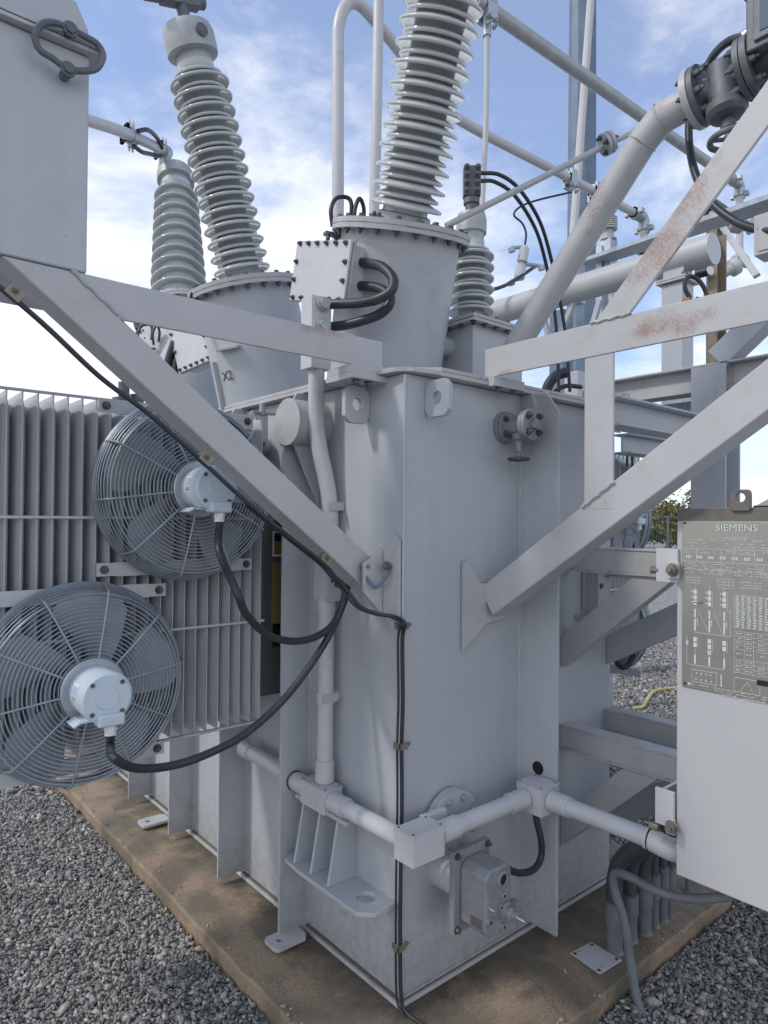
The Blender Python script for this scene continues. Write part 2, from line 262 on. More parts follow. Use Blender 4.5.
class MB:
    def __init__(s): s.v = []; s.f = []; s.m = []; s.mi = 0; s.X = None
    def add(s, vs, fs):
        o = len(s.v)
        s.v += [(s.X@Vector(v)) if s.X is not None else Vector(v) for v in vs]
        s.f += [[i+o for i in f] for f in fs]; s.m += [s.mi]*len(fs); return s
    def box(s, x0, x1, y0, y1, z0, z1):
        x0, x1 = sorted((x0, x1)); y0, y1 = sorted((y0, y1)); z0, z1 = sorted((z0, z1))
        return s.add([(x0,y0,z0),(x1,y0,z0),(x1,y1,z0),(x0,y1,z0),(x0,y0,z1),(x1,y0,z1),(x1,y1,z1),(x0,y1,z1)],
                     [(0,3,2,1),(4,5,6,7),(0,1,5,4),(1,2,6,5),(2,3,7,6),(3,0,4,7)])
    def bar(s, p0, p1, w, h, side=(0, 1, 0)):
        """rectangular bar p0->p1, w along `side`, h across"""
        p0 = Vector(p0); p1 = Vector(p1); d = (p1-p0).normalized(); a = Vector(side); a = (a-d*a.dot(d)).normalized(); b = d.cross(a)
        q = [(-1,-1),(1,-1),(1,1),(-1,1)]
        vs = [p+a*(w/2*i)+b*(h/2*j) for p in (p0, p1) for i, j in q]
        return s.add(vs, [(3,2,1,0),(4,5,6,7),(0,1,5,4),(1,2,6,5),(2,3,7,6),(3,0,4,7)])
    def prism(s, poly, d):
        """planar polygon (3-D points) extruded by vector d"""
        poly = [Vector(p) for p in poly]; d = Vector(d); n = len(poly)
        nr = Vector((0,0,0))
        for i in range(n): nr += poly[i].cross(poly[(i+1) % n])
        if nr.dot(d) > 0: poly.reverse()
        return s.add(poly+[p+d for p in poly], [tuple(range(n)), tuple(range(2*n-1, n-1, -1))]+[(i, i+n, (i+1) % n+n, (i+1) % n) for i in range(n)])
    def tube(s, pts, r, seg=12, cap=True, rad=None):
        pts = [Vector(p) for p in pts]; n = len(pts); vs = []; fs = []
        t = (pts[1]-pts[0]).normalized(); a = t.orthogonal().normalized()
        for i, p in enumerate(pts):
            d = ((pts[min(i+1, n-1)]-pts[max(i-1, 0)])).normalized(); a = (a-d*a.dot(d)).normalized(); b = d.cross(a)
            rr = rad[i] if rad else r
            for k in range(seg):
                th = 2*math.pi*k/seg; vs.append(p+a*(rr*math.cos(th))+b*(rr*math.sin(th)))
        for i in range(n-1):
            for k in range(seg):
                k2 = (k+1) % seg; fs.append((i*seg+k, i*seg+k2, (i+1)*seg+k2, (i+1)*seg+k))
        if cap: fs += [tuple(range(seg-1, -1, -1)), tuple((n-1)*seg+k for k in range(seg))]
        return s.add(vs, fs)
    def cyl(s, p0, p1, r, seg=20, r1=None): return s.tube([p0, p1], r, seg, rad=[r, r if r1 is None else r1])
    def ring(s, c, ax, Rr, r, seg=48, k=6):
        c = Vector(c); ax = Vector(ax).normalized(); a = ax.orthogonal().normalized(); b = ax.cross(a); vs = []; fs = []
        for i in range(seg):
            th = 2*math.pi*i/seg; d = a*math.cos(th)+b*math.sin(th)
            for j in range(k):
                ph = 2*math.pi*j/k; vs.append(c+d*(Rr+r*math.cos(ph))+ax*(r*math.sin(ph)))
        for i in range(seg):
            for j in range(k):
                i2 = (i+1) % seg; j2 = (j+1) % k; fs.append((i*k+j, i2*k+j, i2*k+j2, i*k+j2))
        return s.add(vs, fs)
    def lathe(s, prof, base=(0, 0, 0), ax=(0, 0, 1), seg=40, closed=True):
        base = Vector(base); ax = Vector(ax).normalized(); a = ax.orthogonal().normalized(); b = ax.cross(a); vs = []; fs = []
        for (r, h) in prof:
            for k in range(seg):
                th = 2*math.pi*k/seg; vs.append(base+ax*h+(a*math.cos(th)+b*math.sin(th))*max(r, 1e-5))
        for i in range(len(prof)-1):
            for k in range(seg):
                k2 = (k+1) % seg; fs.append((i*seg+k, i*seg+k2, (i+1)*seg+k2, (i+1)*seg+k))
        if closed: fs += [tuple(range(seg-1, -1, -1)), tuple((len(prof)-1)*seg+k for k in range(seg))]
        return s.add(vs, fs)
    def bolt(s, p, ax, r=0.011, h=0.012, stud=True):
        p = Vector(p); ax = Vector(ax).normalized()
        s.cyl(p, p+ax*0.003, r*1.35, 12); s.cyl(p+ax*0.003, p+ax*(0.003+h), r, 6)
        if stud: s.cyl(p+ax*(0.003+h), p+ax*(0.003+h*1.7), r*0.55, 8)
        return s
    def plate_hole(s, c, n, up_, w, h, t, hr, cut=0.0, hc=(0, 0), seg=24):
        """flat plate w x h x t centred c, normal n, with a round hole; corners cut"""
        c = Vector(c); n = Vector(n).normalized(); up_ = Vector(up_).normalized(); x = up_.cross(n)
        ang = [2*math.pi*i/seg for i in range(seg)]
        def outer(th):
            dx, dy = math.cos(th), math.sin(th); best = 1e9
            for nx, ny, dd in ((1,0,w/2-hc[0]),(-1,0,w/2+hc[0]),(0,1,h/2-hc[1]),(0,-1,h/2+hc[1])):
                q = dx*nx+dy*ny
                if q > 1e-6: best = min(best, dd/q)
            if cut:
                for sx, sy in ((1,1),(-1,1),(1,-1),(-1,-1)):
                    nx, ny = sx*0.7071, sy*0.7071; dd = ((w/2+h/2)-cut)*0.7071-(hc[0]*nx+hc[1]*ny); q = dx*nx+dy*ny
                    if q > 1e-6: best = min(best, dd/q)
            return best
        vs = []
        for off in (0, t):
            for th in ang: vs.append(c+x*(hc[0]+hr*math.cos(th))+up_*(hc[1]+hr*math.sin(th))+n*off)
            for th in ang:
                q = outer(th); vs.append(c+x*(hc[0]+q*math.cos(th))+up_*(hc[1]+q*math.sin(th))+n*off)
        fs = []; m = seg
        for i in range(m):
            j = (i+1) % m
            fs += [(j, i, m+i, m+j), (2*m+i, 2*m+j, 3*m+j, 3*m+i), (i, j, 2*m+j, 2*m+i), (m+j, m+i, 3*m+i, 3*m+j)]
        return s.add(vs, fs)
    def build(s, name, mats, parent=None, bevel=0.0, local=False, origin=None, sharp=32):
        if not isinstance(mats, (list, tuple)): mats = [mats]
        mats = [M[x] if isinstance(x, str) else x for x in mats]
        me = bpy.data.meshes.new(name); o = bpy.data.objects.new(name, me); COL.objects.link(o)
        vs = s.v
        if parent is not None:
            o.parent = parent
            if not local: iv = wm(parent).inverted(); vs = [iv@v for v in vs]
        elif not local:
            if origin is None:
                xs = [v.x for v in vs]; ys = [v.y for v in vs]; origin = Vector(((min(xs)+max(xs))/2, (min(ys)+max(ys))/2, min(v.z for v in vs)))
            o.location = origin; vs = [v-Vector(origin) for v in vs]
        me.from_pydata([tuple(v) for v in vs], [], s.f)
        for m in mats: me.materials.append(m)
        if len(mats) > 1: me.polygons.foreach_set('material_index', s.m)
        bm = bmesh.new(); bm.from_mesh(me); bmesh.ops.recalc_face_normals(bm, faces=bm.faces)
        ca = R(sharp)
        for e in bm.edges:
            e.smooth = not (len(e.link_faces) == 2 and e.calc_face_angle(0) > ca)
        for f in bm.faces: f.smooth = True
        bm.to_mesh(me); bm.free()
        if bevel:
            b = o.modifiers.new('bevel', 'BEVEL'); b.width = bevel; b.segments = 2; b.limit_method = 'ANGLE'; b.angle_limit = R(40); b.harden_normals = True
        return o
def wm(o):
    return o.matrix_basis if o.parent is None else wm(o.parent)@o.matrix_basis
def tag(o, label=None, cat=None, group=None, kind=None):
    if label: o['label'] = label
    if cat: o['category'] = cat
    if group: o['group'] = group
    if kind: o['kind'] = kind
    return o
def thing(name, label, cat, loc=(0, 0, 0), group=None, mw=None):
    o = bpy.data.objects.new(name, None); COL.objects.link(o); o.empty_display_size = 0.1
    if mw is not None: o.matrix_basis = mw
    else: o.location = loc
    return tag(o, label, cat, group)
def copy_tree(o, parent=None):
    c = o.copy(); COL.objects.link(c)
    if parent is not None: c.parent = parent
    for ch in o.children: copy_tree(ch, c)
    return c
def lerp(a, b, t): return Vector(a)*(1-t)+Vector(b)*t
def frame(origin, z, x):
    z = Vector(z).normalized(); x = Vector(x); x = (x-z*x.dot(z)).normalized(); y = z.cross(x)
    return Matrix(((x.x, y.x, z.x, origin[0]), (x.y, y.y, z.y, origin[1]), (x.z, y.z, z.z, origin[2]), (0, 0, 0, 1)))
def text_mesh(txt, size, x, y, o, extr=0.0004):
    """lettering as flat extruded mesh; x = reading direction, y = up, o = lower left"""
    cu = bpy.data.curves.new('lettering', 'FONT'); cu.body = txt; cu.size = size; cu.extrude = extr; cu.offset = 0.0
    ob = bpy.data.objects.new('lettering', cu); COL.objects.link(ob)
    dg = bpy.context.evaluated_depsgraph_get(); me = bpy.data.meshes.new_from_object(ob.evaluated_get(dg))
    x = Vector(x).normalized(); y = Vector(y).normalized(); z = x.cross(y); vs = [Vector(o)+x*v.co.x+y*v.co.y+z*v.co.z for v in me.vertices]
    fs = [tuple(p.vertices) for p in me.polygons]
    bpy.data.objects.remove(ob); bpy.data.meshes.remove(me); bpy.data.curves.remove(cu)
    return vs, fs
# ================================================================== SETTING
GZ = -0.066
mb = MB(); mb.add([(-700,-700,GZ-0.012),(700,-700,GZ-0.012),(700,700,GZ-0.012),(-700,700,GZ-0.012)], [(0,1,2,3)])
tag(mb.build('ground', 'gravelbase', origin=(0,0,GZ-0.012)), kind='structure')
# the pad: an uneven, slightly worn concrete slab
_r = random.Random(2); PXM = 1.62
def wob(p, q, n_):
    o = []; w_ = 0
    for i_ in range(n_): w_ = w_*0.7+_r.uniform(-0.0035, 0.0035); t_ = i_/n_; d_ = (Vector(q)-Vector(p)).normalized(); o.append(Vector(p).lerp(Vector(q), t_)+Vector((-d_.y, d_.x, 0))*w_)
    return o
pp_ = wob((-0.335, -0.42, 0), (PXM, -0.42, 0), 70)+wob((PXM, -0.42, 0), (PXM, 4.4, 0), 20)+wob((PXM, 4.4, 0), (-0.335, 4.4, 0), 10)+wob((-0.335, 4.4, 0), (-0.335, -0.42, 0), 160)
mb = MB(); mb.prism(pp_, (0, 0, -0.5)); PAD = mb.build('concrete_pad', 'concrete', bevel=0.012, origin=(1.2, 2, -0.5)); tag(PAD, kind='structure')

# crushed stone: every stone a hull of its own, one mesh
def stones():
    rng = np.random.default_rng(3); var = []
    for k in range(16):
        b = bmesh.new()
        for i in range(11):
            v = rng.normal(size=3); v /= np.linalg.norm(v); v *= np.array([1, 0.72, 0.48])*(0.8+0.3*rng.random()); b.verts.new(v)
        r = bmesh.ops.convex_hull(b, input=b.verts)
        bmesh.ops.delete(b, geom=[g for g in r['geom_interior'] if isinstance(g, bmesh.types.BMVert)], context='VERTS')
        b.verts.index_update(); b.verts.ensure_lookup_table()
        var.append((np.array([v.co[:] for v in b.verts]), np.array([[v.index for v in f.verts] for f in b.faces]))); b.free()
    def sample(n, Y0, Y1, xl, xr, size, zoff):
        Y = np.sqrt(rng.uniform(Y0*Y0, Y1*Y1, n)); X = Y*rng.uniform(xl, xr, n)
        dx, dy = X-CX, Y-CY; bx = dx*V.x+dy*V.y; ay = dx*U.x+dy*U.y
        m = 0.008
        keep = ~((bx > -0.335-m) & (bx < 1.62+m) & (ay > -0.42-m) & (ay < 4.4+m)); bx, ay = bx[keep], ay[keep]; n = len(bx)
        return np.stack([bx, ay, np.full(n, GZ)+rng.uniform(-0.010, zoff, n)], 1), size*rng.lognormal(0, 0.40, n)
    sets = [sample(52000, 1.75, 4.2, -0.62, 0.0, 0.0092, 0.010), sample(26000, 1.75, 3.6, 0.15, 0.62, 0.0098, 0.010),
            sample(9000, 4.2, 7.0, -0.62, -0.28, 0.017, 0.012), sample(16000, 3.6, 10.5, 0.30, 0.46, 0.017, 0.012)]
    ns = 90; e1 = rng.random(ns) < 0.5; sp = np.stack([np.where(e1, -0.335+np.abs(rng.normal(0, 0.05, ns)), rng.uniform(-0.3, 1.4, ns)), np.where(e1, rng.uniform(-0.4, 3, ns), -0.42+np.abs(rng.normal(0, 0.05, ns))), np.full(ns, 0.003)], 1)
    sets.append((sp, 0.0065*rng.lognormal(0, 0.35, ns)))
    P = np.concatenate([s[0] for s in sets]); S = np.concatenate([s[1] for s in sets]); n = len(P)
    q = rng.normal(size=(n, 4)); q[:, 1:3] *= 0.45; q /= np.linalg.norm(q, axis=1, keepdims=True)
    w, x, y, z = q.T
    Rm = np.stack([1-2*(y*y+z*z), 2*(x*y-z*w), 2*(x*z+y*w), 2*(x*y+z*w), 1-2*(x*x+z*z), 2*(y*z-x*w), 2*(x*z-y*w), 2*(y*z+x*w), 1-2*(x*x+y*y)], 1).reshape(n, 3, 3)
    kind = rng.integers(0, len(var), n); vv = []; ff = []; off = 0
    for k, (bv, bf) in enumerate(var):
        ix = np.where(kind == k)[0]
        vs = np.einsum('nij,vj->nvi', Rm[ix], bv)*S[ix][:, None, None]+P[ix][:, None, :]
        vv.append(vs.reshape(-1, 3)); ff.append((bf[None]+(np.arange(len(ix))*len(bv))[:, None, None]+off).reshape(-1, 3)); off += len(ix)*len(bv)
    vv = np.concatenate(vv).astype(np.float32); ff = np.concatenate(ff).astype(np.int32)
    me = bpy.data.meshes.new('gravel'); me.vertices.add(len(vv)); me.vertices.foreach_set('co', vv.ravel())
    me.loops.add(ff.size); me.loops.foreach_set('vertex_index', ff.ravel())
    me.polygons.add(len(ff)); me.polygons.foreach_set('loop_start', np.arange(0, ff.size, 3, dtype=np.int32)); me.update(calc_edges=True)
    me.materials.append(M['stones']); o = bpy.data.objects.new('gravel', me); COL.objects.link(o)
    tag(o, 'loose grey crushed stone spread around the concrete pad', 'gravel', kind='stuff')
stones()

# ================================================================== TRANSFORMER TANK
TZ = 2.16; TL = 3.0; TW = 1.30
tank = thing('transformer_tank', 'big grey welded transformer tank with ribs and round turrets, standing on the concrete pad', 'transformer', (0.65, 1.5, 0))
mb = MB(); mb.box(0, TW, 0, TL, 0.012, TZ-0.001); mb.build('tank_wall', 'paint', tank, bevel=0.006)
mb = MB()   # base flange strip all round
mb.box(-0.022, TW+0.02, -0.022, TL+0.02, 0.001, 0.0145); mb.build('base_plate', 'cover', tank, bevel=0.002)
mb = MB(); mb.box(-0.013, TW+0.01, -0.013, TL+0.01, 0.0150, 0.0205); mb.build('grout_line', 'rustplate', tank)
# cover with a cut corner and overhang
mb = MB(); o_ = 0.045
mb.prism([(-o_, 0.10, TZ), (-o_, TL+o_, TZ), (TW-0.01, TL+o_, TZ), (TW-0.01, -o_, TZ), (0.10, -o_, TZ), (0.012, -0.03, TZ), (-0.03, 0.012, TZ)], (0, 0, 0.016))
mb.build('tank_rim', 'cover', tank, bevel=0.002)
mb = MB()
mb.prism([(-o_+0.004, 0.13, TZ+0.018), (-o_+0.004, TL+o_, TZ+0.018), (TW-0.02, TL+o_, TZ+0.018), (TW-0.02, -o_+0.004, TZ+0.018), (0.14, -o_+0.004, TZ+0.018)], (0, 0, 0.014))
mb.build('tank_cover', 'cover', tank, bevel=0.002)
mb = MB(); mb.box(1.14, TW-0.012, -o_-0.012, -o_-0.002, TZ-0.10, TZ+0.02); mb.build('rim_end_plate', 'cover', tank, bevel=0.002)
# wall stiffeners
def stiff_long(a, w=0.137, z0=0.004, z1=TZ-0.004, cut=0.06):
    mb = MB(); t = 0.012
    mb.prism([(0, a, z0), (-w, a, z0), (-w, a, z1-cut*1.6), (-w+cut, a, z1), (0, a, z1)], (0, t, 0))
    return mb.build('stiffener', 'paint', tank, bevel=0.002)
stiff_long(0.558); stiff_long(1.079, z0=0.03); stiff_long(1.628, z0=0.03); stiff_long(2.2, z0=0.03); stiff_long(2.75, z0=0.03)
mb = MB(); w_ = 0.183
mb.prism([(0.631, 0, 0.068), (0.631, -w_, 0.068), (0.631, -w_, TZ-0.09), (0.631, -w_+0.06, TZ-0.004), (0.631, 0, TZ-0.004)], (0.012, 0, 0))
so_ = mb.build('stiffener', 'paint', tank, bevel=0.002)
mb = MB(); c_ = onB(540, 497, 0.631); mb.ring(c_, (1, 0, 0), 0.022, 0.002, 32, 6); mb.build('weld_ring', 'paint', so_)
mb = MB(); c_ = onB(538, 768, 0.631); mb.cyl(c_-Vector((0.001, 0, 0)), c_-Vector((-0.001, 0, 0)), 0.026, 24); mb.build('hole', 'black', so_)
for a in (0.558, 1.079, 1.628):      # fillet welds along the stiffener roots
    mb = MB(); mb.tube([(-0.001, a-0.001, 0.03)]+[(-0.001-0.0012*(k % 2), a-0.001-0.0008*((k*7) % 3), 0.03+k*0.03) for k in range(1, 70)], 0.0055, 6); mb.build('fillet_weld', 'paint', tank)
mb = MB(); mb.tube([(0.630-0.0008*((k*7) % 3), -0.001-0.0012*(k % 2), 0.08+k*0.03) for k in range(68)], 0.0055, 6); mb.build('fillet_weld', 'paint', tank)
# foot plates under the stiffeners
def foot(a):
    mb = MB(); mb.plate_hole((-0.125, a+0.005, 0.0155), (0, 0, 1), (0, 1, 0), 0.15, 0.10, 0.014, 0.012, 0.012, (-0.03, 0.0)); mb.build('foot_plate', 'cover', tank, bevel=0.002)
foot(0.52); foot(1.85)
# weld seam lines on the corner and on the long face
mb = MB(); mb.tube([(-0.001, -0.001, 0.02), (-0.001, -0.001, TZ-0.01)], 0.005, 8); mb.build('corner_weld', 'paint', tank)
mb = MB()
for k in range(60):   # weld bead at the foot of the short face
    x = 0.01+k*0.0215; mb.cyl((x, -0.003, 0.018), (x+0.023, -0.003, 0.0185+0.001*(k % 3)), 0.0065, 8)
mb.build('base_weld', 'paint', tank)
# lifting lugs below the rim
def lug(c, n, u_, w, h):
    mb = MB(); mb.plate_hole(c, n, u_, w, h, 0.022, 0.023, 0.022, (0, 0), 48); return mb.build('lifting_lug', 'paint', tank, bevel=0.003)
lug((-0.058, 0.187, 2.065), (0, 1, 0), (0, 0, 1), 0.113, 0.135); lug((0.094, -0.06, 2.075), (1, 0, 0), (0, 0, 1), 0.118, 0.13)
# jacking bracket low on the long face: shelf with hole, three gussets, top plate
mb = MB(); z0, t = 0.322, 0.016
mb.X = Matrix.Translation((0, 0, 0))
sh = [(0, 0.015), (-0.02, 0.015), (-0.145, 0.055), (-0.145, 0.085)]
mb.plate_hole((-0.0535, 0.285, z0), (0, 0, 1), (-1, 0, 0), 0.54, 0.187, t, 0.033, 0.045, (-0.175, 0.012), 72)
mb.build('jacking_shelf', 'paint', tank, bevel=0.003)
for a in (0.245, 0.355, 0.465):
    mb = MB(); mb.prism([(0, a, z0+t), (-0.128, a, z0+t), (-0.085, a, 0.565), (0, a, 0.565)], (0, 0.012, 0)); mb.build('gusset', 'paint', tank, bevel=0.0015)
mb = MB(); mb.box(-0.10, 0, 0.18, 0.51, 0.566, 0.580); mb.build('bracket_top', 'paint', tank, bevel=0.002)
# gussets that carry the left and right outriggers
def gusset_plate(name, pts, d): mb = MB(); mb.prism(pts, d); return mb.build(name, 'paint2', tank, bevel=0.002)
pl = [onB(390, 547, -0.004), onB(382, 527, -0.004)]
a0 = 0.005
gusset_plate('outrigger_gusset', [(-0.004, a0, 1.58), (-0.004, a0+0.03, 1.60), (-0.004, 0.14, 1.53), (-0.004, 0.22, 1.50), (-0.004, 0.22, 1.40), (-0.004, 0.14, 1.36), (-0.004, 0.03, 1.27), (-0.004, a0, 1.27)], (-0.014, 0, 0))
gusset_plate('outrigger_gusset', [(-0.020, 0.085, 1.545), (-0.105, 0.085, 1.50), (-0.105, 0.085, 1.40), (-0.020, 0.085, 1.32)], (0, 0.012, 0))
g0 = 0.285
gusset_plate('outrigger_gusset', [(g0, -0.004, 1.50), (g0+0.02, -0.004, 1.50), (g0+0.09, -0.004, 1.415), (g0+0.25, -0.004, 1.41), (g0+0.25, -0.004, 1.27), (g0+0.13, -0.004, 1.26), (g0, -0.004, 1.17)], (0, -0.014, 0))
# round inlet stub with blind cap on the long face, and the header gussets below
mb = MB(); hc = onB(288, 422, -0.15); mb.cyl(hc, (0, hc.y, hc.z), 0.090, 40); mb.cyl(hc-Vector((0.006, 0, 0)), hc, 0.092, 40); hd = mb.build('header_stub', 'cover', tank, bevel=0.002)
mb = MB(); mb.prism([(0, hc.y-0.01, hc.z-0.08), (-0.13, hc.y-0.01, hc.z-0.08), (-0.005, hc.y-0.01, hc.z-0.33)], (0, 0.012, 0)); mb.build('gusset', 'paint', tank, bevel=0.002)
mb = MB(); mb.prism([(0, hc.y+0.09, hc.z-0.06), (-0.13, hc.y+0.09, hc.z-0.06), (-0.005, hc.y+0.09, hc.z-0.30)], (0, 0.012, 0)); mb.build('gusset', 'cover', tank, bevel=0.002)

# turrets: leaning steel cylinders with bolted flange
def turret(base, topc, r=0.245, fr=0.285, nb=22):
    base = Vector(base); topc = Vector(topc); ax = (topc-base).normalized(); h = (topc-base).length
    mb = MB(); mb.lathe([(r, -0.12), (r, h-0.014)], base, ax, 64); t = mb.build('turret', 'paint', tank)
    mb = MB(); mb.lathe([(r-0.01, h-0.040), (fr, h-0.040), (fr, h-0.024), (fr-0.003, h-0.023), (fr-0.003, h-0.020), (fr, h-0.019), (fr, h), (0.14, h)], base, ax, 72)
    mb.mi = 1; a = ax.orthogonal().normalized(); b = ax.cross(a)
    for i in range(nb):
        th = 2*math.pi*i/nb; d = (a*math.cos(th)+b*math.sin(th))*(fr-0.020)
        mb.bolt(base+ax*(h-0.040)+d, -ax, 0.011, 0.010); mb.bolt(base+ax*h+d, ax, 0.011, 0.010, False)
    mb.build('flange', ['cover', 'bolt'], t, bevel=0)
    return t, ax
T1b, T1t = onY(381, 371, 2.98), onY(402, 229, 2.78); T1b.z = TZ+0.03
T2b = w2(-0.58, 3.44, TZ+0.03); T2t = onY(246, 288, 3.35)
T3b = w2(-1.14, 4.07, TZ+0.03); T3t = onY(180, 318, 4.33)
t1, A1 = turret(T1b, T1t); t2, A2 = turret(T2b, T2t); t3, A3 = turret(T3b, T3t)
# vertical rib and shelf with phase marking on the middle turret
e = Vector((-0.77, -0.64, 0)).normalized()
# ribs on middle turret
def onturret(base, ax, r, px, py):
    d = ray(px, py).normalized(); o = CAM-base
    dd = d-ax*d.dot(ax); oo = o-ax*o.dot(ax); A_ = dd.dot(dd); B_ = 2*dd.dot(oo); C_ = oo.dot(oo)-r*r; q = B_*B_-4*A_*C_
    t = (-B_-math.sqrt(max(q, 0)))/(2*A_); return CAM+d*t
p0 = onturret(T2b, A2, 0.245, 215, 362); p1 = onturret(T2b, A2, 0.245, 236, 428)
mb = MB(); nrm = (p0-T2b); nrm = (nrm-A2*nrm.dot(A2)).normalized(); mb.bar(p0+nrm*0.010, p0+nrm*0.010-A2*0.40, 0.022, 0.022, nrm); mb.build('rib', 'cover', t2, bevel=0.002)
q0 = onturret(T2b, A2, 0.245, 222, 350); mb = MB(); mb.bar(q0+nrm*0.02, onturret(T2b, A2, 0.245, 242, 346)+nrm*0.01, 0.05, 0.012, nrm); mb.build('rib', 'cover', t2, bevel=0.002)
q = onturret(T2b, A2, 0.245, 225, 381); nn = (q-T2b); nn = (nn-A2*nn.dot(A2)).normalized(); xx = A2.cross(nn)
vs, fs = text_mesh('X2', 0.062, xx, A2, q+nn*0.001-xx*0.012); mb = MB(); mb.add(vs, fs); mb.build('phase_mark', 'black', t2)
# box turret for the low-voltage bushing
LX, LY = 0.805, 0.435
mb = MB(); mb.box(LX-0.17, LX+0.17, LY-0.17, LY+0.17, TZ+0.03, 2.512); bt = mb.build('box_turret', 'paint', tank, bevel=0.004)
mb = MB(); mb.box(LX-0.205, LX+0.205, LY-0.205, LY+0.205, 2.513, 2.527); mb.box(LX-0.205, LX+0.205, LY-0.205, LY+0.205, 2.530, 2.544); mb.mi = 1
for i in range(6):
    q = -0.19+i*0.076
    for s_ in (-0.19, 0.19): mb.bolt((LX+q, LY+s_, 2.513), (0, 0, -1), 0.010, 0.009); mb.bolt((LX+s_, LY+q, 2.513), (0, 0, -1), 0.010, 0.009)
    mb.bolt((LX+q, LY-0.19, 2.544), (0, 0, 1), 0.010, 0.009, False)
mb.build('flange', ['cover', 'bolt'], bt, bevel=0)
# box-turret side port with bolted blind
mb = MB(); c = Vector((LX-0.17, LY-0.02, 2.43)); mb.cyl(c, c+Vector((-0.10, 0, 0)), 0.045, 24); mb.cyl(c+Vector((-0.115, 0, 0)), c+Vector((-0.10, 0, 0)), 0.07, 28); mb.mi = 1
for k in range(4): th = k*math.pi/2+0.6; mb.bolt(c+Vector((-0.115, 0.05*math.cos(th), 0.05*math.sin(th))), (-1, 0, 0), 0.010, 0.008)
mb.build('side_port', ['paint', 'bolt'], bt)

# ------------------------------------------------------------------ fittings on the tank walls
# blind flange
c = onA(452, 823, -0.03); bf = thing('blind_flange', 'round blind flange with bolts, partly hidden behind the corner conduit box', 'pipe flange', c)
mb = MB(); mb.cyl(c, (c.x, 0.0, c.z), 0.085, 40); mb.cyl((c.x, -0.03, c.z), (c.x, -0.012, c.z), 0.122, 48); mb.cyl((c.x, -0.047, c.z), (c.x, -0.031, c.z), 0.120, 48); mb.mi = 1
for k in range(8): th = 2*math.pi*(k+0.5)/8; mb.bolt((c.x+0.095*math.cos(th), -0.047, c.z+0.095*math.sin(th)), (0, -1, 0), 0.011, 0.010)
mb.build('flange_disc', ['paint', 'alu'], bf, bevel=0.001)
mb = MB(); mb.box(c.x-0.18, c.x-0.07, -0.075, -0.048, c.z+0.055, c.z+0.085); mb.build('clamp_bar', 'conduit', bf, bevel=0.003)
# gearbox operator
gx0, gx1, gz0, gz1 = 0.132, 0.262, 0.285, 0.505
gb = thing('gearbox', 'cast grey drive gearbox with shaft ends, low on the tank wall above the pad', 'gearbox', (0.195, -0.13, gz0))
mb = MB(); mb.cyl((0.185, 0, 0.41), (0.185, -0.13, 0.41), 0.066, 36); mb.build('stub_pipe', 'paint', gb)
mb = MB(); mb.prism([(gx0-0.028, -0.128, gz0-0.025), (gx1+0.02, -0.128, gz0-0.025), (gx1+0.02, -0.128, gz1+0.03), (gx0-0.028, -0.128, gz1+0.03)], (0, -0.022, 0)); mb.mi = 1
for x in (gx0-0.014, gx1+0.008):
    for z in (gz0-0.01, gz1+0.016): mb.bolt((x, -0.150, z), (0, -1, 0), 0.010, 0.009)
mb.build('mounting_plate', ['cast', 'bolt'], gb, bevel=0.006)
mb = MB(); k = 0.022
pr = [(gx0+k, gz0), (gx1-k, gz0), (gx1, gz0+k), (gx1, gz1-k), (gx1-k, gz1), (gx0+k, gz1), (gx0, gz1-k), (gx0, gz0+k)]
mb.prism([(x, -0.1505, z) for x, z in pr], (0, -0.115, 0)); mb.build('housing', 'cast', gb, bevel=0.008)
YF = -0.2655
mb = MB(); w = Vector((0.212, YF, 0.462)); mb.lathe([(0.028, 0), (0.028, 0.006), (0.019, 0.009), (0.017, 0.005)], w, (0, -1, 0), 28, False); mb.mi = 1; mb.cyl(w+Vector((0, 0.001, 0)), w+Vector((0, -0.004, 0)), 0.018, 24); mb.build('sight_window', ['cast', 'black'], gb)
for (x, z, r_) in ((0.214, 0.408, 0.014), (0.147, 0.345, 0.014), (0.215, 0.305, 0.013), (0.20, 0.375, 0.010)):
    mb = MB(); mb.cyl((x, YF+0.002, z), (x, YF-0.010, z), r_, 20); mb.mi = 1; mb.cyl((x, YF-0.010, z), (x, YF-0.0115, z), r_*0.35, 10); mb.build('plug', ['cast', 'black'], gb, bevel=0)
mb = MB(); mb.lathe([(0.030, 0), (0.030, 0.008), (0.022, 0.010), (0.022, 0.03), (0.016, 0.034), (0.016, 0.05)], (0.228, YF, 0.352), (0, -1, 0), 28); mb.mi = 1; mb.cyl((0.228, YF-0.05, 0.352), (0.228, YF-0.085, 0.352), 0.007, 12); mb.build('drive_shaft', ['cast', 'bright'], gb)
mb = MB(); mb.cyl((0.275, YF+0.01, 0.352), (0.275, YF-0.02, 0.352), 0.021, 24); mb.cyl((0.245, YF-0.005, 0.352), (0.262, YF-0.005, 0.352), 0.012, 16); mb.build('side_coupling', 'cast', gb)
mb = MB(); mb.cyl((0.152, YF, 0.385), (0.152, YF-0.022, 0.385), 0.006, 12); mb.build('grease_nipple', 'bright', gb)
mb = MB(); mb.box(gx0-0.002, gx0, -0.25, -0.20, 0.315, 0.345); mb.build('rating_plate', 'rustplate', gb)
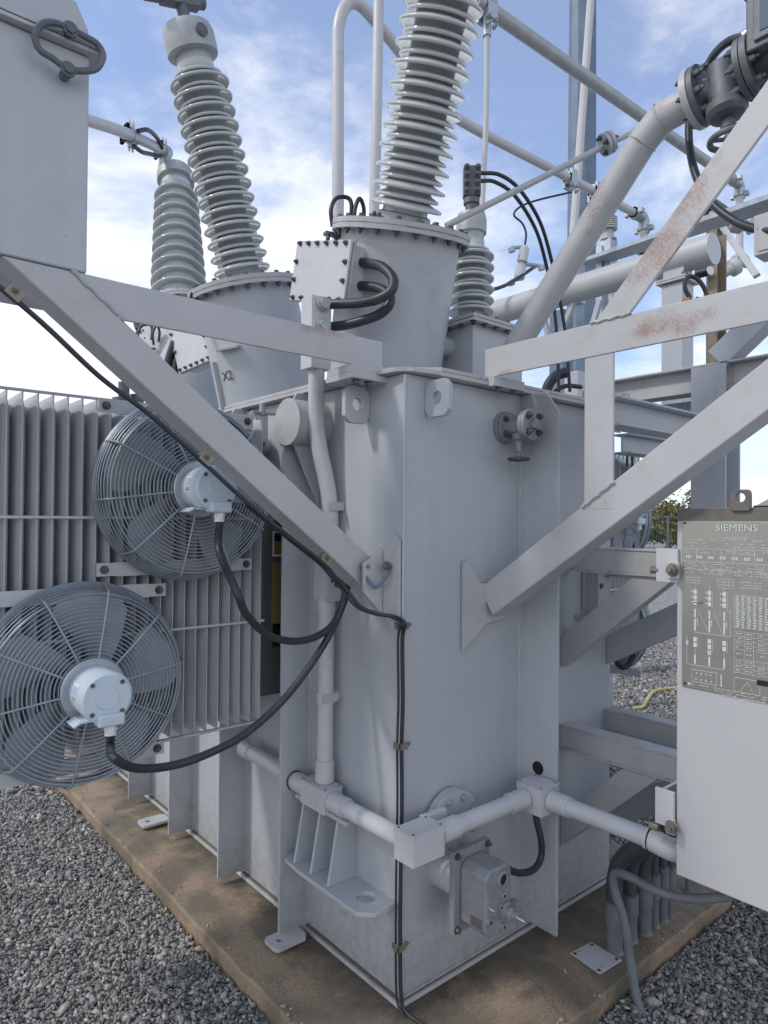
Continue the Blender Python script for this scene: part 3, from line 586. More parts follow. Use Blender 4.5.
# top drain / sample valve
c = onA(503, 428, 0); vv_ = thing('filter_valve', 'grey flanged filter valve with a small handwheel beneath the tank rim', 'valve', c)
mb = MB(); mb.cyl((c.x, 0.0, c.z), (c.x, -0.02, c.z), 0.062, 36); mb.cyl((c.x, -0.021, c.z), (c.x, -0.035, c.z), 0.058, 36)
mb.lathe([(0.03, 0.03), (0.034, 0.06), (0.034, 0.10), (0.03, 0.115)], (c.x, 0, c.z), (0, -1, 0), 28)
mb.cyl((c.x, -0.115, c.z), (c.x, -0.130, c.z), 0.058, 36); mb.mi = 1
for k in range(4): th = k*math.pi/2+0.785; mb.bolt((c.x+0.043*math.cos(th), -0.036, c.z+0.043*math.sin(th)), (0, -1, 0), 0.009, 0.008)
mb.build('valve_body', ['cast', 'bolt'], vv_, bevel=0.001)
mb = MB(); mb.cyl((c.x, -0.132, c.z), (c.x, -0.147, c.z), 0.060, 36); mb.cyl((c.x, -0.147, c.z), (c.x, -0.165, c.z), 0.022, 6); mb.mi = 1
for k in range(4): th = k*math.pi/2+0.785; mb.bolt((c.x+0.043*math.cos(th), -0.147, c.z+0.043*math.sin(th)), (0, -1, 0), 0.011, 0.010)
mb.build('blind_cap', ['cast', 'bolt'], vv_, bevel=0.001)
mb = MB(); mb.lathe([(0.026, 0), (0.026, 0.02), (0.014, 0.03), (0.012, 0.07), (0.008, 0.075), (0.008, 0.11)], (c.x, -0.078, c.z-0.03), (0, 0, -1), 24); mb.build('bonnet', 'cast', vv_)
mb = MB(); hz = c.z-0.128; mb.ring((c.x, -0.078, hz), (0, 0, 1), 0.038, 0.006, 36, 8); mb.cyl((c.x, -0.078, hz-0.008), (c.x, -0.078, hz+0.012), 0.012, 16)
for k in range(3): th = k*2.094; mb.tube([(c.x, -0.078, hz), (c.x+0.037*math.cos(th), -0.078+0.037*math.sin(th), hz)], 0.0045, 8)
mb.build('handwheel', 'bolt', vv_)

# ------------------------------------------------------------------ brackets (arm + brace) on the short face
def outreach(b, zt, wlen, zb, wb, name, label, plate=True):
    br = thing(name, label, 'bracket', (b, 0, zt-0.1))
    mb = MB(); mb.box(b, b+0.075, -wlen, -0.002, zt-0.009, zt); mb.box(b, b+0.075, -wlen, -0.002, zt-0.105, zt-0.096); mb.box(b+0.004, b+0.012, -wlen, -0.002, zt-0.096, zt-0.009)
    mb.build('arm', 'paint2', br, bevel=0.002)
    zz = zt-0.106; k = (zz-zb)/wb; hh = 0.068
    mb = MB(); mb.prism([(b+0.012, -0.002, zb-hh), (b+0.012, -0.002, zb+hh), (b+0.012, -(zz-zb-hh)/k, zz), (b+0.012, -(zz-zb+hh)/k, zz)], (0.06, 0, 0)); mb.build('brace', 'paint2', br, bevel=0.002)
    return br
outreach(0.90, 1.545, 0.62, 1.09, 0.42, 'cabinet_bracket', 'upper near steel bracket reaching from the tank to the left edge of the control cabinet')
outreach(1.25, 1.50, 1.05, 1.06, 0.62, 'cabinet_bracket', 'upper far dark bracket behind the near one, running in behind the control cabinet')
outreach(0.90, 0.785, 0.66, 0.33, 0.37, 'cabinet_bracket', 'lower near steel bracket with pale top flange above the conduit pipe')
outreach(1.25, 0.79, 1.05, 0.30, 0.62, 'cabinet_bracket', 'lower far bracket just below the yellow hose, behind the pale-topped one')
mb = MB(); c = onA(590, 590, 0); mb.box(c.x-0.07, c.x+0.07, -0.004, -0.016, c.z-0.09, c.z+0.09); mb.box(c.x-0.12, c.x+0.08, -0.004, -0.08, c.z-0.115, c.z-0.103); mb.box(c.x-0.06, c.x-0.05, -0.016, -0.08, c.z-0.10, c.z+0.09); mb.mi = 1; mb.cyl((c.x+0.02, -0.016, c.z+0.02), (c.x+0.02, -0.05, c.z+0.02), 0.013, 6)
tb = mb.build('support_lug', ['paint', 'bolt'], bevel=0.001); tag(tb, 'small bolted angle plate on the tank wall beneath the upper cabinet brackets', 'bracket')
# ================================================================== OUTRIGGERS
RL = add_rust(M['paint2'], [((-0.28, 0.12, 2.28), (0.16, 0.08, 0.030)), ((-0.60, 0.12, 2.30), (0.10, 0.08, 0.02)), ((-0.02, 0.12, 2.185), (0.05, 0.05, 0.02))], 1.3, 0.5)
left = thing('outrigger', 'left steel outrigger: level arm with a brace sloping down in front of the fans', 'steel outrigger', (0, 0.17, 2.18))
DA = 0.10
mb = MB(); mb.prism([(0, 0.12, 2.186), (-0.9145, 0.12, 2.186), (-1.046, 0.12, 2.288), (0, 0.12, 2.288)], (0, 0.010, 0)); mb.box(-1.046, 0, 0.1305, 0.12+DA, 2.278, 2.2879); mb.build('arm', RL, left, bevel=0.003)
mb = MB(); zl = lambda t: 1.42+0.768*t
mb.prism([(-0.018, 0.122, zl(0.018)-0.064), (-0.018, 0.122, zl(0.018)+0.064), (-1.049, 0.122, 2.2885), (-1.214, 0.122, 2.2885)], (0, DA-0.004, 0)); bra = mb.build('brace', RL, left, bevel=0.006)
mb = MB()
pts = [Vector((-0.912, 0.120, 2.186))+Vector((-0.140*k/11, 0, 0.105*k/11+0.003*math.sin(k*2.1))) for k in range(12)]; mb.tube(pts, 0.006, 8); mb.build('weld_seam', 'paint2', left)
mb = MB(); mb.box(-0.10, 0.135, 0.07, 0.24, TZ+0.0165, TZ+0.0255-0.001)
mb = MB(); mb.box(-0.155, 0.03, 0.09, 0.25, TZ-0.024, TZ-0.002); mb.box(-0.15, 0.02, 0.10, 0.24, TZ+0.0, TZ+0.0255); mb.mi = 1
for x in (-0.12, -0.065): mb.bolt((x, 0.12, TZ-0.024), (0, 0, -1), 0.012, 0.010)
mb.build('bolting_pad', ['cover', 'bolt'], left, bevel=0.001)
# earthing studs and braid between brace and gusset
gs = thing('bonding_strap', 'short braided bonding strap looped between two studs at the lower end of the left brace', 'ground strap', onA(370, 575, 0.0))
s1 = onA(363, 566, 0.112); s2 = onB(390, 566, -0.019)
mb = MB()
for s, q in ((s1, Vector((0, -1, 0))), (s2, Vector((-1, 0, 0)))): mb = MB(); mb.cyl(s-q*0.008, s+q*0.014, 0.010, 16); mb.bolt(s+q*0.014, q, 0.013, 0.009); mb.build('stud', 'brass', gs)
mb = MB(); e1_, e2_ = s1+Vector((0, -0.014, 0)), s2+Vector((-0.014, 0, 0)); m_ = lerp(e1_, e2_, 0.5)+Vector((-0.012, -0.012, -0.075)); mb.tube(catmull([e1_, e1_+Vector((-0.006, -0.006, -0.030)), lerp(e1_, m_, 0.7)+Vector((-0.004, -0.006, -0.012)), m_+Vector((0, 0, 0.004)), lerp(e2_, m_, 0.7)+Vector((-0.004, -0.004, -0.012)), e2_+Vector((-0.006, -0.004, -0.034)), e2_], 8), 0.0062, 8); mb.build('braid', 'pole', gs)

RR = add_rust(M['paint2'], [((0.43, -0.66, 2.47), (0.07, 0.17, 0.17)), ((0.43, -0.80, 2.62), (0.07, 0.15, 0.16)), ((0.43, -0.72, 2.24), (0.06, 0.30, 0.075)), ((0.43, -0.12, 2.20), (0.05, 0.10, 0.02))])
right = thing('outrigger', 'right steel outrigger: rust stained arm, post and long braces by the control cabinet', 'steel outrigger', (0.50, 0, 2.19))
BX = 0.40
mb = MB(); mb.box(BX, BX+0.010, -1.9, -0.010, 2.193, 2.303); mb.box(BX+0.0105, BX+DA, -1.9, -0.010, 2.293, 2.3029); mb.build('arm', RR, right, bevel=0.003)
mb = MB(); zr = lambda w: 1.33+0.685*w; mb.bar((BX+DA/2+0.002, -0.018, zr(0.018)), (BX+DA/2+0.002, -1.16, zr(1.16)), DA-0.002, 0.118, (1, 0, 0)); mb.build('brace', RR, right, bevel=0.006)
mb = MB(); mb.box(BX+0.002, BX+0.012, -0.553, -0.446, 1.66+0.03, 2.192); mb.box(BX+0.0125, BX+DA-0.004, -0.456, -0.446, 1.66+0.06, 2.192); mb.build('post', RR, right, bevel=0.003)
mb = MB(); mb.prism([(BX+0.003, -0.478, 2.3035), (BX+0.003, -0.606, 2.3035), (BX+0.003, -1.35, 2.3035+0.744*1.03), (BX+0.003, -1.35, 2.3035+0.872*1.03)], (0.012, 0, 0)); mb.build('diagonal', RR, right, bevel=0.006)
mb = MB()
pts = [Vector((BX-0.001, -0.44-0.12*k/10, zr(0.44+0.12*k/10)+0.066+0.0025*math.sin(k*2.3))) for k in range(11)]; mb.tube(pts, 0.006, 8)
pts = [Vector((BX-0.001, -0.47-0.145*k/10, 2.305+0.0025*math.sin(k*2.1))) for k in range(11)]; mb.tube(pts, 0.0055, 8); mb.build('weld_seam', 'paint2', right)
mb = MB(); mb.box(BX-0.01, BX+0.19, -0.055, 0.10, TZ+0.0325+0.0, TZ+0.0325+0.0005)
mb = MB(); mb.box(BX-0.02, BX+0.16, -0.075, -0.046, TZ-0.005, TZ+0.031); mb.mi = 1
for x in (BX+0.02, BX+0.11): mb.bolt((x, -0.062, TZ-0.005), (0, 0, -1), 0.011, 0.009)
mb.build('bolting_pad', ['cover', 'bolt'], right, bevel=0.001)

# ================================================================== TALL CABLE BOX (top left)
cb = thing('cable_box', 'tall flat grey cable box with flanged lid standing on the left outrigger', 'cable box', (-1.3, 0.3, 2.29))
xr = onA(88, 200, 0.12).x
mb = MB(); mb.box(-1.75, xr, 0.12, 0.55, 2.290, 2.86); mb.build('box_wall', 'paint', cb, bevel=0.006)
mb = MB(); mb.box(-1.77, xr+0.022, 0.098, 0.57, 2.861, 2.872); mb.box(-1.77, xr+0.022, 0.098, 0.57, 2.875, 2.886); mb.build('lid_flange', 'paint2', cb, bevel=0.002)
zt = onA(88, 22, 0.12).z
mb = MB(); mb.prism([(-1.75, 0.121, 2.887), (xr-0.002, 0.121, 2.887), (xr-0.002, 0.121, zt-0.02), (xr-0.035, 0.121, zt+0.045), (-1.75, 0.121, zt+0.045)], (0, 0.42, 0)); mb.build('lid', 'paint', cb, bevel=0.008)
mb = MB(); dc = onY(58, -5, 1.95); mb.lathe([(0.135, 0), (0.12, 0.03), (0.12, 0.5)], (xr-0.15, 0.30, zt+0.046), (0, 0, 1), 48); mb.build('round_duct', 'paint2', cb)
es = thing('earth_strap', 'black heat-shrunk earth strap looped across the lid flange of the tall cable box', 'ground strap', onA(68, 50, 0.09))
E = [onA(x, y, 0.082) for x, y in ((70, 29), (55, 23), (42, 24), (35, 36), (40, 50), (52, 58), (68, 70))]
E2 = [onA(x, y, 0.082) for x, y in ((70, 29), (84, 36), (97, 44), (103, 56), (97, 68), (84, 71), (68, 70))]
mb = MB(); mb.tube(catmull(E, 6), 0.0085, 10); mb.tube(catmull(E2, 6), 0.0085, 10); mb.build('strap', 'iron', es)
for (x, y) in ((70, 30), (68, 70)):
    mb = MB(); p = onA(x, y, 0.082); mb.cyl(p+Vector((0, 0.04, 0)), p-Vector((0, 0.012, 0)), 0.013, 6); mb.cyl(p, p-Vector((0, 0.007, 0)), 0.019, 20); mb.build('stud', 'iron', es)

# ================================================================== RADIATOR
def radiator(x0, x1, yf, z0, z1, label, depth=0.50, pitch=0.045, group=None):
    rd = thing('radiator', label, 'radiator', ((x0+x1)/2, yf+depth/2, z0))
    n = int(round((x1-x0)/pitch)); proto = None
    for i in range(n+1):
        x = x1-i*pitch
        if proto is None:
            mb = MB()
            # pressed panel: thin rim, fuller middle, drawn in at top and bottom
            secs = [(z0, 0.0025, 0.0), (z0+0.015, 0.003, 0.0), (z0+0.06, 0.011, 0.0), (z1-0.06, 0.011, 0.0), (z1-0.015, 0.003, 0.0), (z1, 0.0025, 0)]
            ys = [(yf, 0.0015), (yf+0.006, 0.0015), (yf+0.018, 1), (yf+depth/2-0.02, 1), (yf+depth/2, 0.35), (yf+depth/2+0.02, 1), (yf+depth-0.018, 1), (yf+depth-0.006, 0.0015), (yf+depth, 0.0015)]
            ring = []
            for z, w, _ in secs:
                row = [(x+(w*q if q > 0.01 else 0.0015)/1.0, y, z) for y, q in ys]+[(x-(w*q if q > 0.01 else 0.0015), y, z) for y, q in reversed(ys)]
                ring.append(row)
            vs = [v for r_ in ring for v in r_]; m_ = len(ring[0]); fs = []
            for a in range(len(ring)-1):
                for b in range(m_): b2 = (b+1) % m_; fs.append((a*m_+b, a*m_+b2, (a+1)*m_+b2, (a+1)*m_+b))
            fs += [tuple(range(m_)), tuple((len(ring)-1)*m_+k for k in range(m_))]
            mb.add(vs, fs); proto = mb.build('fin', 'fin', rd, sharp=50)
        else:
            c = proto.copy(); c.location.x -= i*pitch; COL.objects.link(c); c.parent = rd
    mb = MB(); mb.cyl((x1+0.02, yf+0.12, z1-0.05), (x0-0.02, yf+0.12, z1-0.05), 0.022, 16)
    mb.cyl((x1+0.02, yf+0.30, z1-0.07), (x0-0.02, yf+0.30, z1-0.07), 0.045, 24); mb.build('header_pipe', 'fin', rd)
    mb = MB(); mb.cyl((x1+0.02, yf+0.30, z0+0.07), (x0-0.02, yf+0.30, z0+0.07), 0.045, 24); mb.build('header_pipe', 'fin', rd)
    mb = MB(); mb.box(x0-0.01, x1+0.006, yf-0.004, yf+0.010, z0-0.010, z0-0.001); mb.build('bottom_bar', 'cover', rd)
    mb = MB(); mb.box(x0-0.01, x1+0.006, yf-0.002, yf+0.012, z1+0.001, z1+0.009); mb.build('top_bar', 'fin', rd)
    for z in (1.25, 1.65):
        mb = MB(); mb.cyl((x0-0.01, yf-0.005, z), (x1+0.012, yf-0.005, z), 0.0052, 10); mb.build('tie_rod', 'conduit', rd)
    return rd
RF = 0.62
radiator(-1.43, -0.198, RF, 0.862, 2.045, 'bank of tall grey radiator fins left of the tank with two fans bolted before it')
radiator(1.50, 2.36, 0.45, 0.862, 2.045, 'far radiator bank beyond the tank, its dark end fins seen beneath the upper cabinet brackets')
# radiator valves towards tank
rv = thing('radiator_valve', 'small flanged radiator valve with bolts beside the round header stub under the tank rim', 'valve', onY(252, 425, 2.9))
c = Vector((-0.10, RF+0.30, 1.975)); mb = MB(); mb.cyl((-0.19, c.y, c.z), (0, c.y, c.z), 0.042, 24); mb.cyl((-0.13, c.y, c.z), (-0.115, c.y, c.z), 0.08, 28); mb.cyl((-0.112, c.y, c.z), (-0.085, c.y, c.z), 0.078, 28); mb.cyl((-0.082, c.y, c.z), (-0.067, c.y, c.z), 0.08, 28)
mb.mi = 1
for k in range(6): th = k*1.047; mb.cyl((-0.15, c.y+0.062*math.cos(th), c.z+0.062*math.sin(th)), (-0.05, c.y+0.062*math.cos(th), c.z+0.062*math.sin(th)), 0.008, 8)
mb.build('valve_body', ['paint', 'bolt'], rv)
p = onY(262, 425, 2.84); mb = MB(); mb.box(p.x-0.03, p.x+0.03, p.y, p.y+0.06, p.z-0.07, p.z+0.045); mb.build('valve_box', 'conduit', rv, bevel=0.004)
mb = MB(); mb.bar(p+Vector((-0.05, 0, 0.05)), p+Vector((0.06, 0, 0.05)), 0.02, 0.008, (0, 1, 0)); mb.cyl(p+Vector((0.0, 0, 0.04)), p+Vector((0.0, 0, 0.09)), 0.012, 12); mb.bolt(p+Vector((-0.06, -0.01, 0.03)), (0, -1, 0), 0.014, 0.02); mb.build('lever', 'alu', rv)
# lower header pipe from the radiator into the tank
lp = MB(); lp.tube(fillet([onY(228, 740, 2.9), onY(262, 756, 2.76), onY(284, 766, 2.74)], 0.05), 0.034, 20)
rv2 = thing('radiator_valve', 'dark valve fittings above the corner of the radiator bank, beneath the sloping brace', 'valve', onY(118, 400, 2.75))
c = onY(122, 398, 2.75); mb = MB(); mb.cyl(c+Vector((0, -0.02, -0.07)), c+Vector((0, -0.02, 0.06)), 0.022, 16); mb.cyl(c+Vector((0, -0.02, -0.02)), c+Vector((0, -0.02, -0.005)), 0.045, 24); mb.cyl(c+Vector((0.06, 0, -0.05)), c+Vector((0.06, 0, 0.02)), 0.028, 16); mb.box(c.x+0.0, c.x+0.12, c.y-0.02, c.y+0.05, c.z-0.09, c.z-0.05); mb.build('valve_body', 'iron', rv2)

# ================================================================== COOLING FANS
def make_fan(label, loc, blade_rot=0.0):
    f = thing('cooling_fan', label, 'fan', loc, 'cooling fans on the radiator banks')
    Rr = 0.318; mb = MB(); wr = 0.0023
    prof = [(Rr, 0.0), (Rr, -0.012)]
    side = [(Rr-0.002*k*k*0.35, -0.010-k*0.0105) for k in range(8)]        # rings round the rim
    for r_, y in side: mb.ring((0, y, 0), (0, 1, 0), r_, wr, 72, 5)
    nf = 17; front = []
    for k in range(nf):
        q = k/(nf-1); r_ = 0.290*(1-q)+0.098*q; y = -0.095-0.022*math.sin(q*1.5); front.append((r_, y))
    for r_, y in front: mb.ring((0, y, 0), (0, 1, 0), r_, wr, 72 if r_ > 0.18 else 48, 5)
    mb.ring((0, -0.006, 0), (0, 1, 0), Rr, 0.004, 72, 6)
    for k in range(10):
        th = math.radians(36*k+8); d = Vector((math.cos(th), 0, math.sin(th)))
        path = [d*Rr, d*(Rr-0.001)+Vector((0, -0.04, 0)), d*(Rr-0.012)+Vector((0, -0.08, 0)), d*0.292+Vector((0, -0.0975, 0)), d*0.22+Vector((0, -0.110, 0)), d*0.09+Vector((0, -0.121, 0))]
        mb.tube(catmull(path, 4), 0.0034, 6)
    mb.build('guard', 'guard', f, local=True, sharp=60)
    mb = MB()                                                                      # back cowl ring, carries the straps
    mb.lathe([(0.316, 0.0), (0.316, 0.03), (0.312, 0.03), (0.312, 0.0)], (0, 0.0, 0), (0, 1, 0), 64, False)
    mb.build('cowl_ring', 'guard', f, local=True)
    for z in (-0.275, 0.275):
        mb = MB(); mb.box(-0.225, 0.225, 0.034, 0.042, z-0.024, z+0.024); mb.box(-0.29, -0.225, 0.034, 0.042, z-0.022, z+0.022); mb.box(0.225, 0.29, 0.034, 0.042, z-0.022, z+0.022)
        mb.mi = 1
        for x in (-0.265, 0.265): mb.bolt((x, 0.034, z), (0, -1, 0), 0.011, 0.010)
        mb.build('mounting_strap', ['fin', 'bolt'], f, local=True, bevel=0.0)
    for k in range(5):
        mb = MB(); nr, nc = 12, 9; vs = []; t = 0.003; ph = math.radians(72*k)+blade_rot
        for sgn in (0, 1):
            for i in range(nr+1):
                q = i/nr; r_ = 0.07+0.225*q
                c_ = 0.42*math.sin(q*1.9)*1.0-0.15                  # sweep of the centre line
                hw = (0.24+0.20*math.sin(math.pi*min(q*0.8, 1)))*(1 if q < 0.86 else 1-(q-0.86)/0.14*0.45)
                for j in range(nc+1):
                    s = (j/nc-0.5)*2; th = ph+c_+hw*s; y = -0.055+0.042*s*(1-0.35*q)-0.010*(1-s*s)+sgn*t
                    vs.append((r_*math.cos(th), y, r_*math.sin(th)))
        m_ = (nr+1)*(nc+1); fs = []
        for i in range(nr):
            for j in range(nc):
                a = i*(nc+1)+j; b = a+1; c = a+nc+2; d = a+nc+1; fs += [(a, b, c, d), (m_+d, m_+c, m_+b, m_+a)]
        for i in range(nr):
            a = i*(nc+1); fs.append((a, a+nc+1, m_+a+nc+1, m_+a)); a = a+nc; fs.append((a+nc+1, a, m_+a, m_+a+nc+1))
        for j in range(nc):
            fs.append((j+1, j, m_+j, m_+j+1)); a = nr*(nc+1)+j; fs.append((a, a+1, m_+a+1, m_+a))
        mb.add(vs, fs); mb.build('blade', 'blade', f, local=True, sharp=50)
    mb = MB(); mb.lathe([(0.0, -0.02), (0.072, -0.02), (0.078, -0.06), (0.06, -0.09), (0, -0.095)], (0, 0, 0), (0, 1, 0), 36, False); mb.build('hub', 'blade', f, local=True)
    mb = MB(); mb.lathe([(0, -0.122), (0.094, -0.122), (0.096, -0.127), (0.092, -0.130), (0, -0.130)], (0, 0, 0), (0, 1, 0), 48, False); mb.build('motor_plate', 'galv', f, local=True)
    mb = MB(); mb.lathe([(0, -0.10), (0.060, -0.10), (0.066, -0.130), (0.067, -0.210), (0.065, -0.222), (0.068, -0.223), (0.068, -0.237), (0.060, -0.245), (0, -0.245)], (0, 0, 0), (0, 1, 0), 56, False)
    mb.lathe([(0, -0.2445), (0.030, -0.245), (0.029, -0.249), (0, -0.249)], (0, 0, 0), (0, 1, 0), 32, False)
    mo = mb.build('motor', 'motor', f, local=True, sharp=28); mo.scale = (1.11, 1.03, 1.11)
    mb = MB()
    for k in range(4): th = math.radians(45+90*k); mb.cyl((0.054*math.cos(th), -0.243, 0.054*math.sin(th)), (0.054*math.cos(th), -0.249, 0.054*math.sin(th)), 0.006, 10)
    mb.build('screw', 'bolt', mo, local=True)
    mb = MB(); mb.box(-0.026, 0.044, -0.260, -0.212, -0.074, -0.040); mb.build('terminal_box', 'motor', mo, local=True, bevel=0.008)
    mb = MB(); mb.cyl((0.012, -0.235, -0.074), (0.012, -0.235, -0.088), 0.0165, 6); mb.cyl((0.012, -0.235, -0.088), (0.012, -0.235, -0.100), 0.015, 18); mb.build('cable_gland', 'white', mo, local=True)
    mb = MB(); mb.bar((-0.062, -0.18, -0.062), (-0.01, -0.18, -0.062), 0.07, 0.004, (0, 1, 0)); mb.bar((-0.075, -0.18, -0.071), (-0.055, -0.18, -0.060), 0.07, 0.004, (0, 1, 0)); mb.build('motor_foot', 'motor', mo, local=True)
    # rating sticker wrapped on the left flank of the motor
    def wrap(th0, th1, y0, y1, rr):
        vs = []; fs = []; n_ = 8
        for i in range(n_+1):
            th = th0+(th1-th0)*i/n_; vs += [(rr*math.cos(th), y0, rr*math.sin(th)), (rr*math.cos(th), y1, rr*math.sin(th))]
        for i in range(n_): fs.append((2*i, 2*i+1, 2*i+3, 2*i+2))
        return vs, fs
    mb = MB(); mb.add(*wrap(R(148), R(192), -0.203, -0.153, 0.0676)); mb.mi = 1; mb.add(*wrap(R(155), R(175), -0.197, -0.159, 0.0680)); mb.mi = 2
    for q in range(4): mb.add(*wrap(R(178+q*3), R(179.2+q*3), -0.197, -0.165, 0.0680))
    mb.build('rating_sticker', ['white', 'sticker', 'black'], mo, local=True)
    return f
fc = onA(185, 490, 0.566); fan1 = make_fan('upper cooling fan beneath the sloping brace, its motor half hidden by the brace', fc)
fl = onA(81, 682, 0.566); fan2 = copy_tree(fan1); fan2.location = fl; fan2.scale = (1.01,)*3; fan2['label'] = 'lower cooling fan at the left edge of the photo, motor and blades in full view'
def fan_copy(loc, rz, label):
    c = copy_tree(fan1); c.location = loc; c.rotation_euler = (0, 0, rz); c['label'] = label; return c
fan_copy((2.44, 0.75, 1.66), R(90), 'distant fan whose round motor end shows between right brace and upper cabinet bracket')
fan_copy((2.44, 0.75, 0.98), R(90), 'distant lower fan between the dark braces, its cable looping down over the gravel')
fan_copy(onY(598, 510, 3.9), 0, 'distant fan guard seen as dark arcs between the outrigger post and right brace')
# far-fan lead
mb = MB(); mb.tube(catmull([onY(631, 636, 4.3), onY(633, 652, 4.3), onY(629, 664, 4.3), onY(621, 667, 4.3), onY(613, 657, 4.35), onY(606, 640, 4.4)], 8), 0.016, 12); tag(mb.build('fan_lead', 'rubber'), 'short black lead looping below the distant fan at the gravel', 'cable')
# ================================================================== BUSHINGS
def porcelain(n, pitch, Rb, Rs, core, z0=0.0, taper=1.0, alt=True):
    """shed profile for a lathe, base to top"""
    pr = [(core*1.02, z0-0.03)]; nst = n*2 if alt else n; pp = pitch/2 if alt else pitch
    for i in range(nst):
        k = 1+(taper-1)*i/nst; Rr = (Rb if (not alt or i % 2 == 0) else Rs)*k; c = core*k; z = z0+i*pp; g = Rr-c
        pr += [(c, z+0.002), (c+g*0.30, z+0.002), (Rr-0.014, z-0.006), (Rr-0.005, z-0.009), (Rr-0.001, z-0.005), (Rr, z+0.001), (Rr-0.004, z+0.005), (c+g*0.35, z+0.008+g*0.16), (c, z+0.013+g*0.22)]
    pr.append((core*taper, z0+nst*pp+0.02)); return pr
def bushing(name, label, base, ax, H, n, Rb, Rs, core, capr, caph, side, alt=True, taper=1.0, bolts=True):
    b = thing(name, label, 'bushing', mw=frame(base, ax, (1, 0, 0))); b['group'] = 'bushings on the transformer turrets'
    mb = MB(); mb.lathe([(core+0.045, 0.0), (core+0.045, 0.022), (core+0.02, 0.026), (core+0.015, 0.055), (core, 0.06)], seg=48); mb.mi = 1
    for i in range(8):
        th = i*math.pi/4; mb.bolt((math.cos(th)*(core+0.033), math.sin(th)*(core+0.033), 0.022), (0, 0, 1), 0.012, 0.012)
    mb.build('base_flange', ['alu', 'bolt'], b, local=True)
    pitch = (H-0.12)/n
    mb = MB(); mb.lathe(porcelain(n, pitch, Rb, Rs, core, 0.085, taper, alt), seg=72); mb.build('porcelain', 'porc', b, local=True, sharp=70)
    if caph:
        t = capr; mb = MB(); mb.lathe([(core*taper*0.95, H-0.03), (core*taper*0.95, H+0.02), (t, H+0.025), (t*1.02, H+0.05), (t*1.02, H+caph-0.03), (t*0.92, H+caph), (0.03, H+caph+0.003)], seg=48)
        mb.build('cap', 'alu', b, local=True)
    return b
H1 = 1.35
A1b = (onY(443, 5, 2.46)-T1t).normalized(); A2b = (onY(195, 64, 3.15)-T2t).normalized()
b1 = bushing('bushing', 'largest grey porcelain bushing in the centre, leaning right and cut by the top edge', T1t, A1b, H1, 18, 0.148, 0.128, 0.092, 0.11, 0.15, 1, taper=1.04)
b2 = bushing('bushing', 'tall porcelain bushing leaning left, with a wide aluminium cap at the top', T2t, A2b, 0.0+(onY(195, 62, 3.15)-T2t).length, 14, 0.140, 0.114, 0.085, 0.116, 0.145, 1)
b3 = bushing('bushing', 'farthest porcelain bushing at the left with even sheds, below a clamped pipe', T3t, (onY(176, 186, 4.72)-T3t).normalized(), (onY(173, 186, 4.72)-T3t).length, 11, 0.185, 0.16, 0.135, 0.125, 0.12, 1, alt=False, taper=0.78)
B4 = Vector((LX, LY, 2.546)); cap4 = 0.145
b4 = bushing('bushing', 'short low-voltage bushing with seven broad sheds on the square box turret', B4, (0, 0, 1), 0.43, 6, 0.108, 0.086, 0.062, 0.070, 0.115, 1)
# caps and terminals
mb = MB(); zc = (onY(195, 62, 3.15)-T2t).length
mb.cyl((0, 0, zc+0.14), (0.0, 0, zc+0.26), 0.028, 20); mb.box(-0.10, 0.09, -0.03, 0.03, zc+0.235, zc+0.28); mb.cyl((-0.18, 0, zc+0.26), (0.12, 0, zc+0.27), 0.03, 16); mb.build('terminal_clamp', 'iron', b2, local=True, bevel=0.003)
mb = MB(); mb.cyl((0.0, -0.121, zc+0.08), (0.0, -0.126, zc+0.08), 0.028, 20); mb.build('cap_plug', 'bolt', b2, local=True)
mb = MB(); zq = 0.43+0.115
mb.cyl((0, 0, zq), (0, 0, zq+0.05), 0.03, 20); mb.cyl((0, 0, zq+0.05), (0, 0, zq+0.075), 0.038, 20); mb.cyl((0, 0, zq+0.075), (0, 0, zq+0.10), 0.022, 16)
mb.build('terminal_stud', 'iron', b4, local=True)
mb = MB(); cr_ = Matrix.Rotation(R(-40), 4, 'Z'); mb.X = cr_
mb.box(-0.040, 0.040, -0.025, 0.025, zq+0.085, zq+0.225)
for sx in (-0.026, 0.026):
    for k in range(4): mb.bolt((sx, -0.028, zq+0.105+k*0.037), (0, -1, 0), 0.011, 0.010)
mb.build('terminal_clamp', 'iron', b4, local=True, bevel=0.006)
BT = B4+Vector((0, 0, zq))
# pipe conductor into the farthest bushing
top3 = T3t+A3*((onY(173, 186, 4.72)-T3t).length+0.12)
bp = thing('bus_pipe', 'short bent aluminium pipe with twin clamps between the cable box and the far left bushing', 'pipe', top3)
P3 = [onY(60, 112, 3.6), onY(100, 124, 3.9), onY(125, 133, 4.15), onY(150, 144, 4.5), onY(164, 151, 4.72)]
mb = MB(); mb.tube(catmull(P3, 6), 0.034, 20); mb.build('pipe', 'conduit', bp)
for i, (x, y, yy) in enumerate(((131, 136, 4.25), (164, 152, 4.72))):
    mb = MB(); c = onY(x, y, yy); d = (P3[3]-P3[2]).normalized(); mb.cyl(c-d*0.04, c+d*0.04, 0.050, 20)
    for s in (-1, 1):
        for q in (-1, 1): mb.bolt(c+d*0.025*s+Vector((0, 0, 0.045*q)), (0, 0, q), 0.012, 0.03)
        mb.box(c.x-0.05, c.x-0.03, c.y-0.06, c.y+0.06, c.z-0.045, c.z+0.045)
    mb.build('clamp', 'galv', bp, bevel=0.002)
mb = MB(); a_ = onY(138, 131, 4.2); z_ = onY(162, 148, 4.6); mb.tube(catmull([a_, onY(148, 130, 4.3), onY(157, 138, 4.5), z_], 6), 0.014, 10)
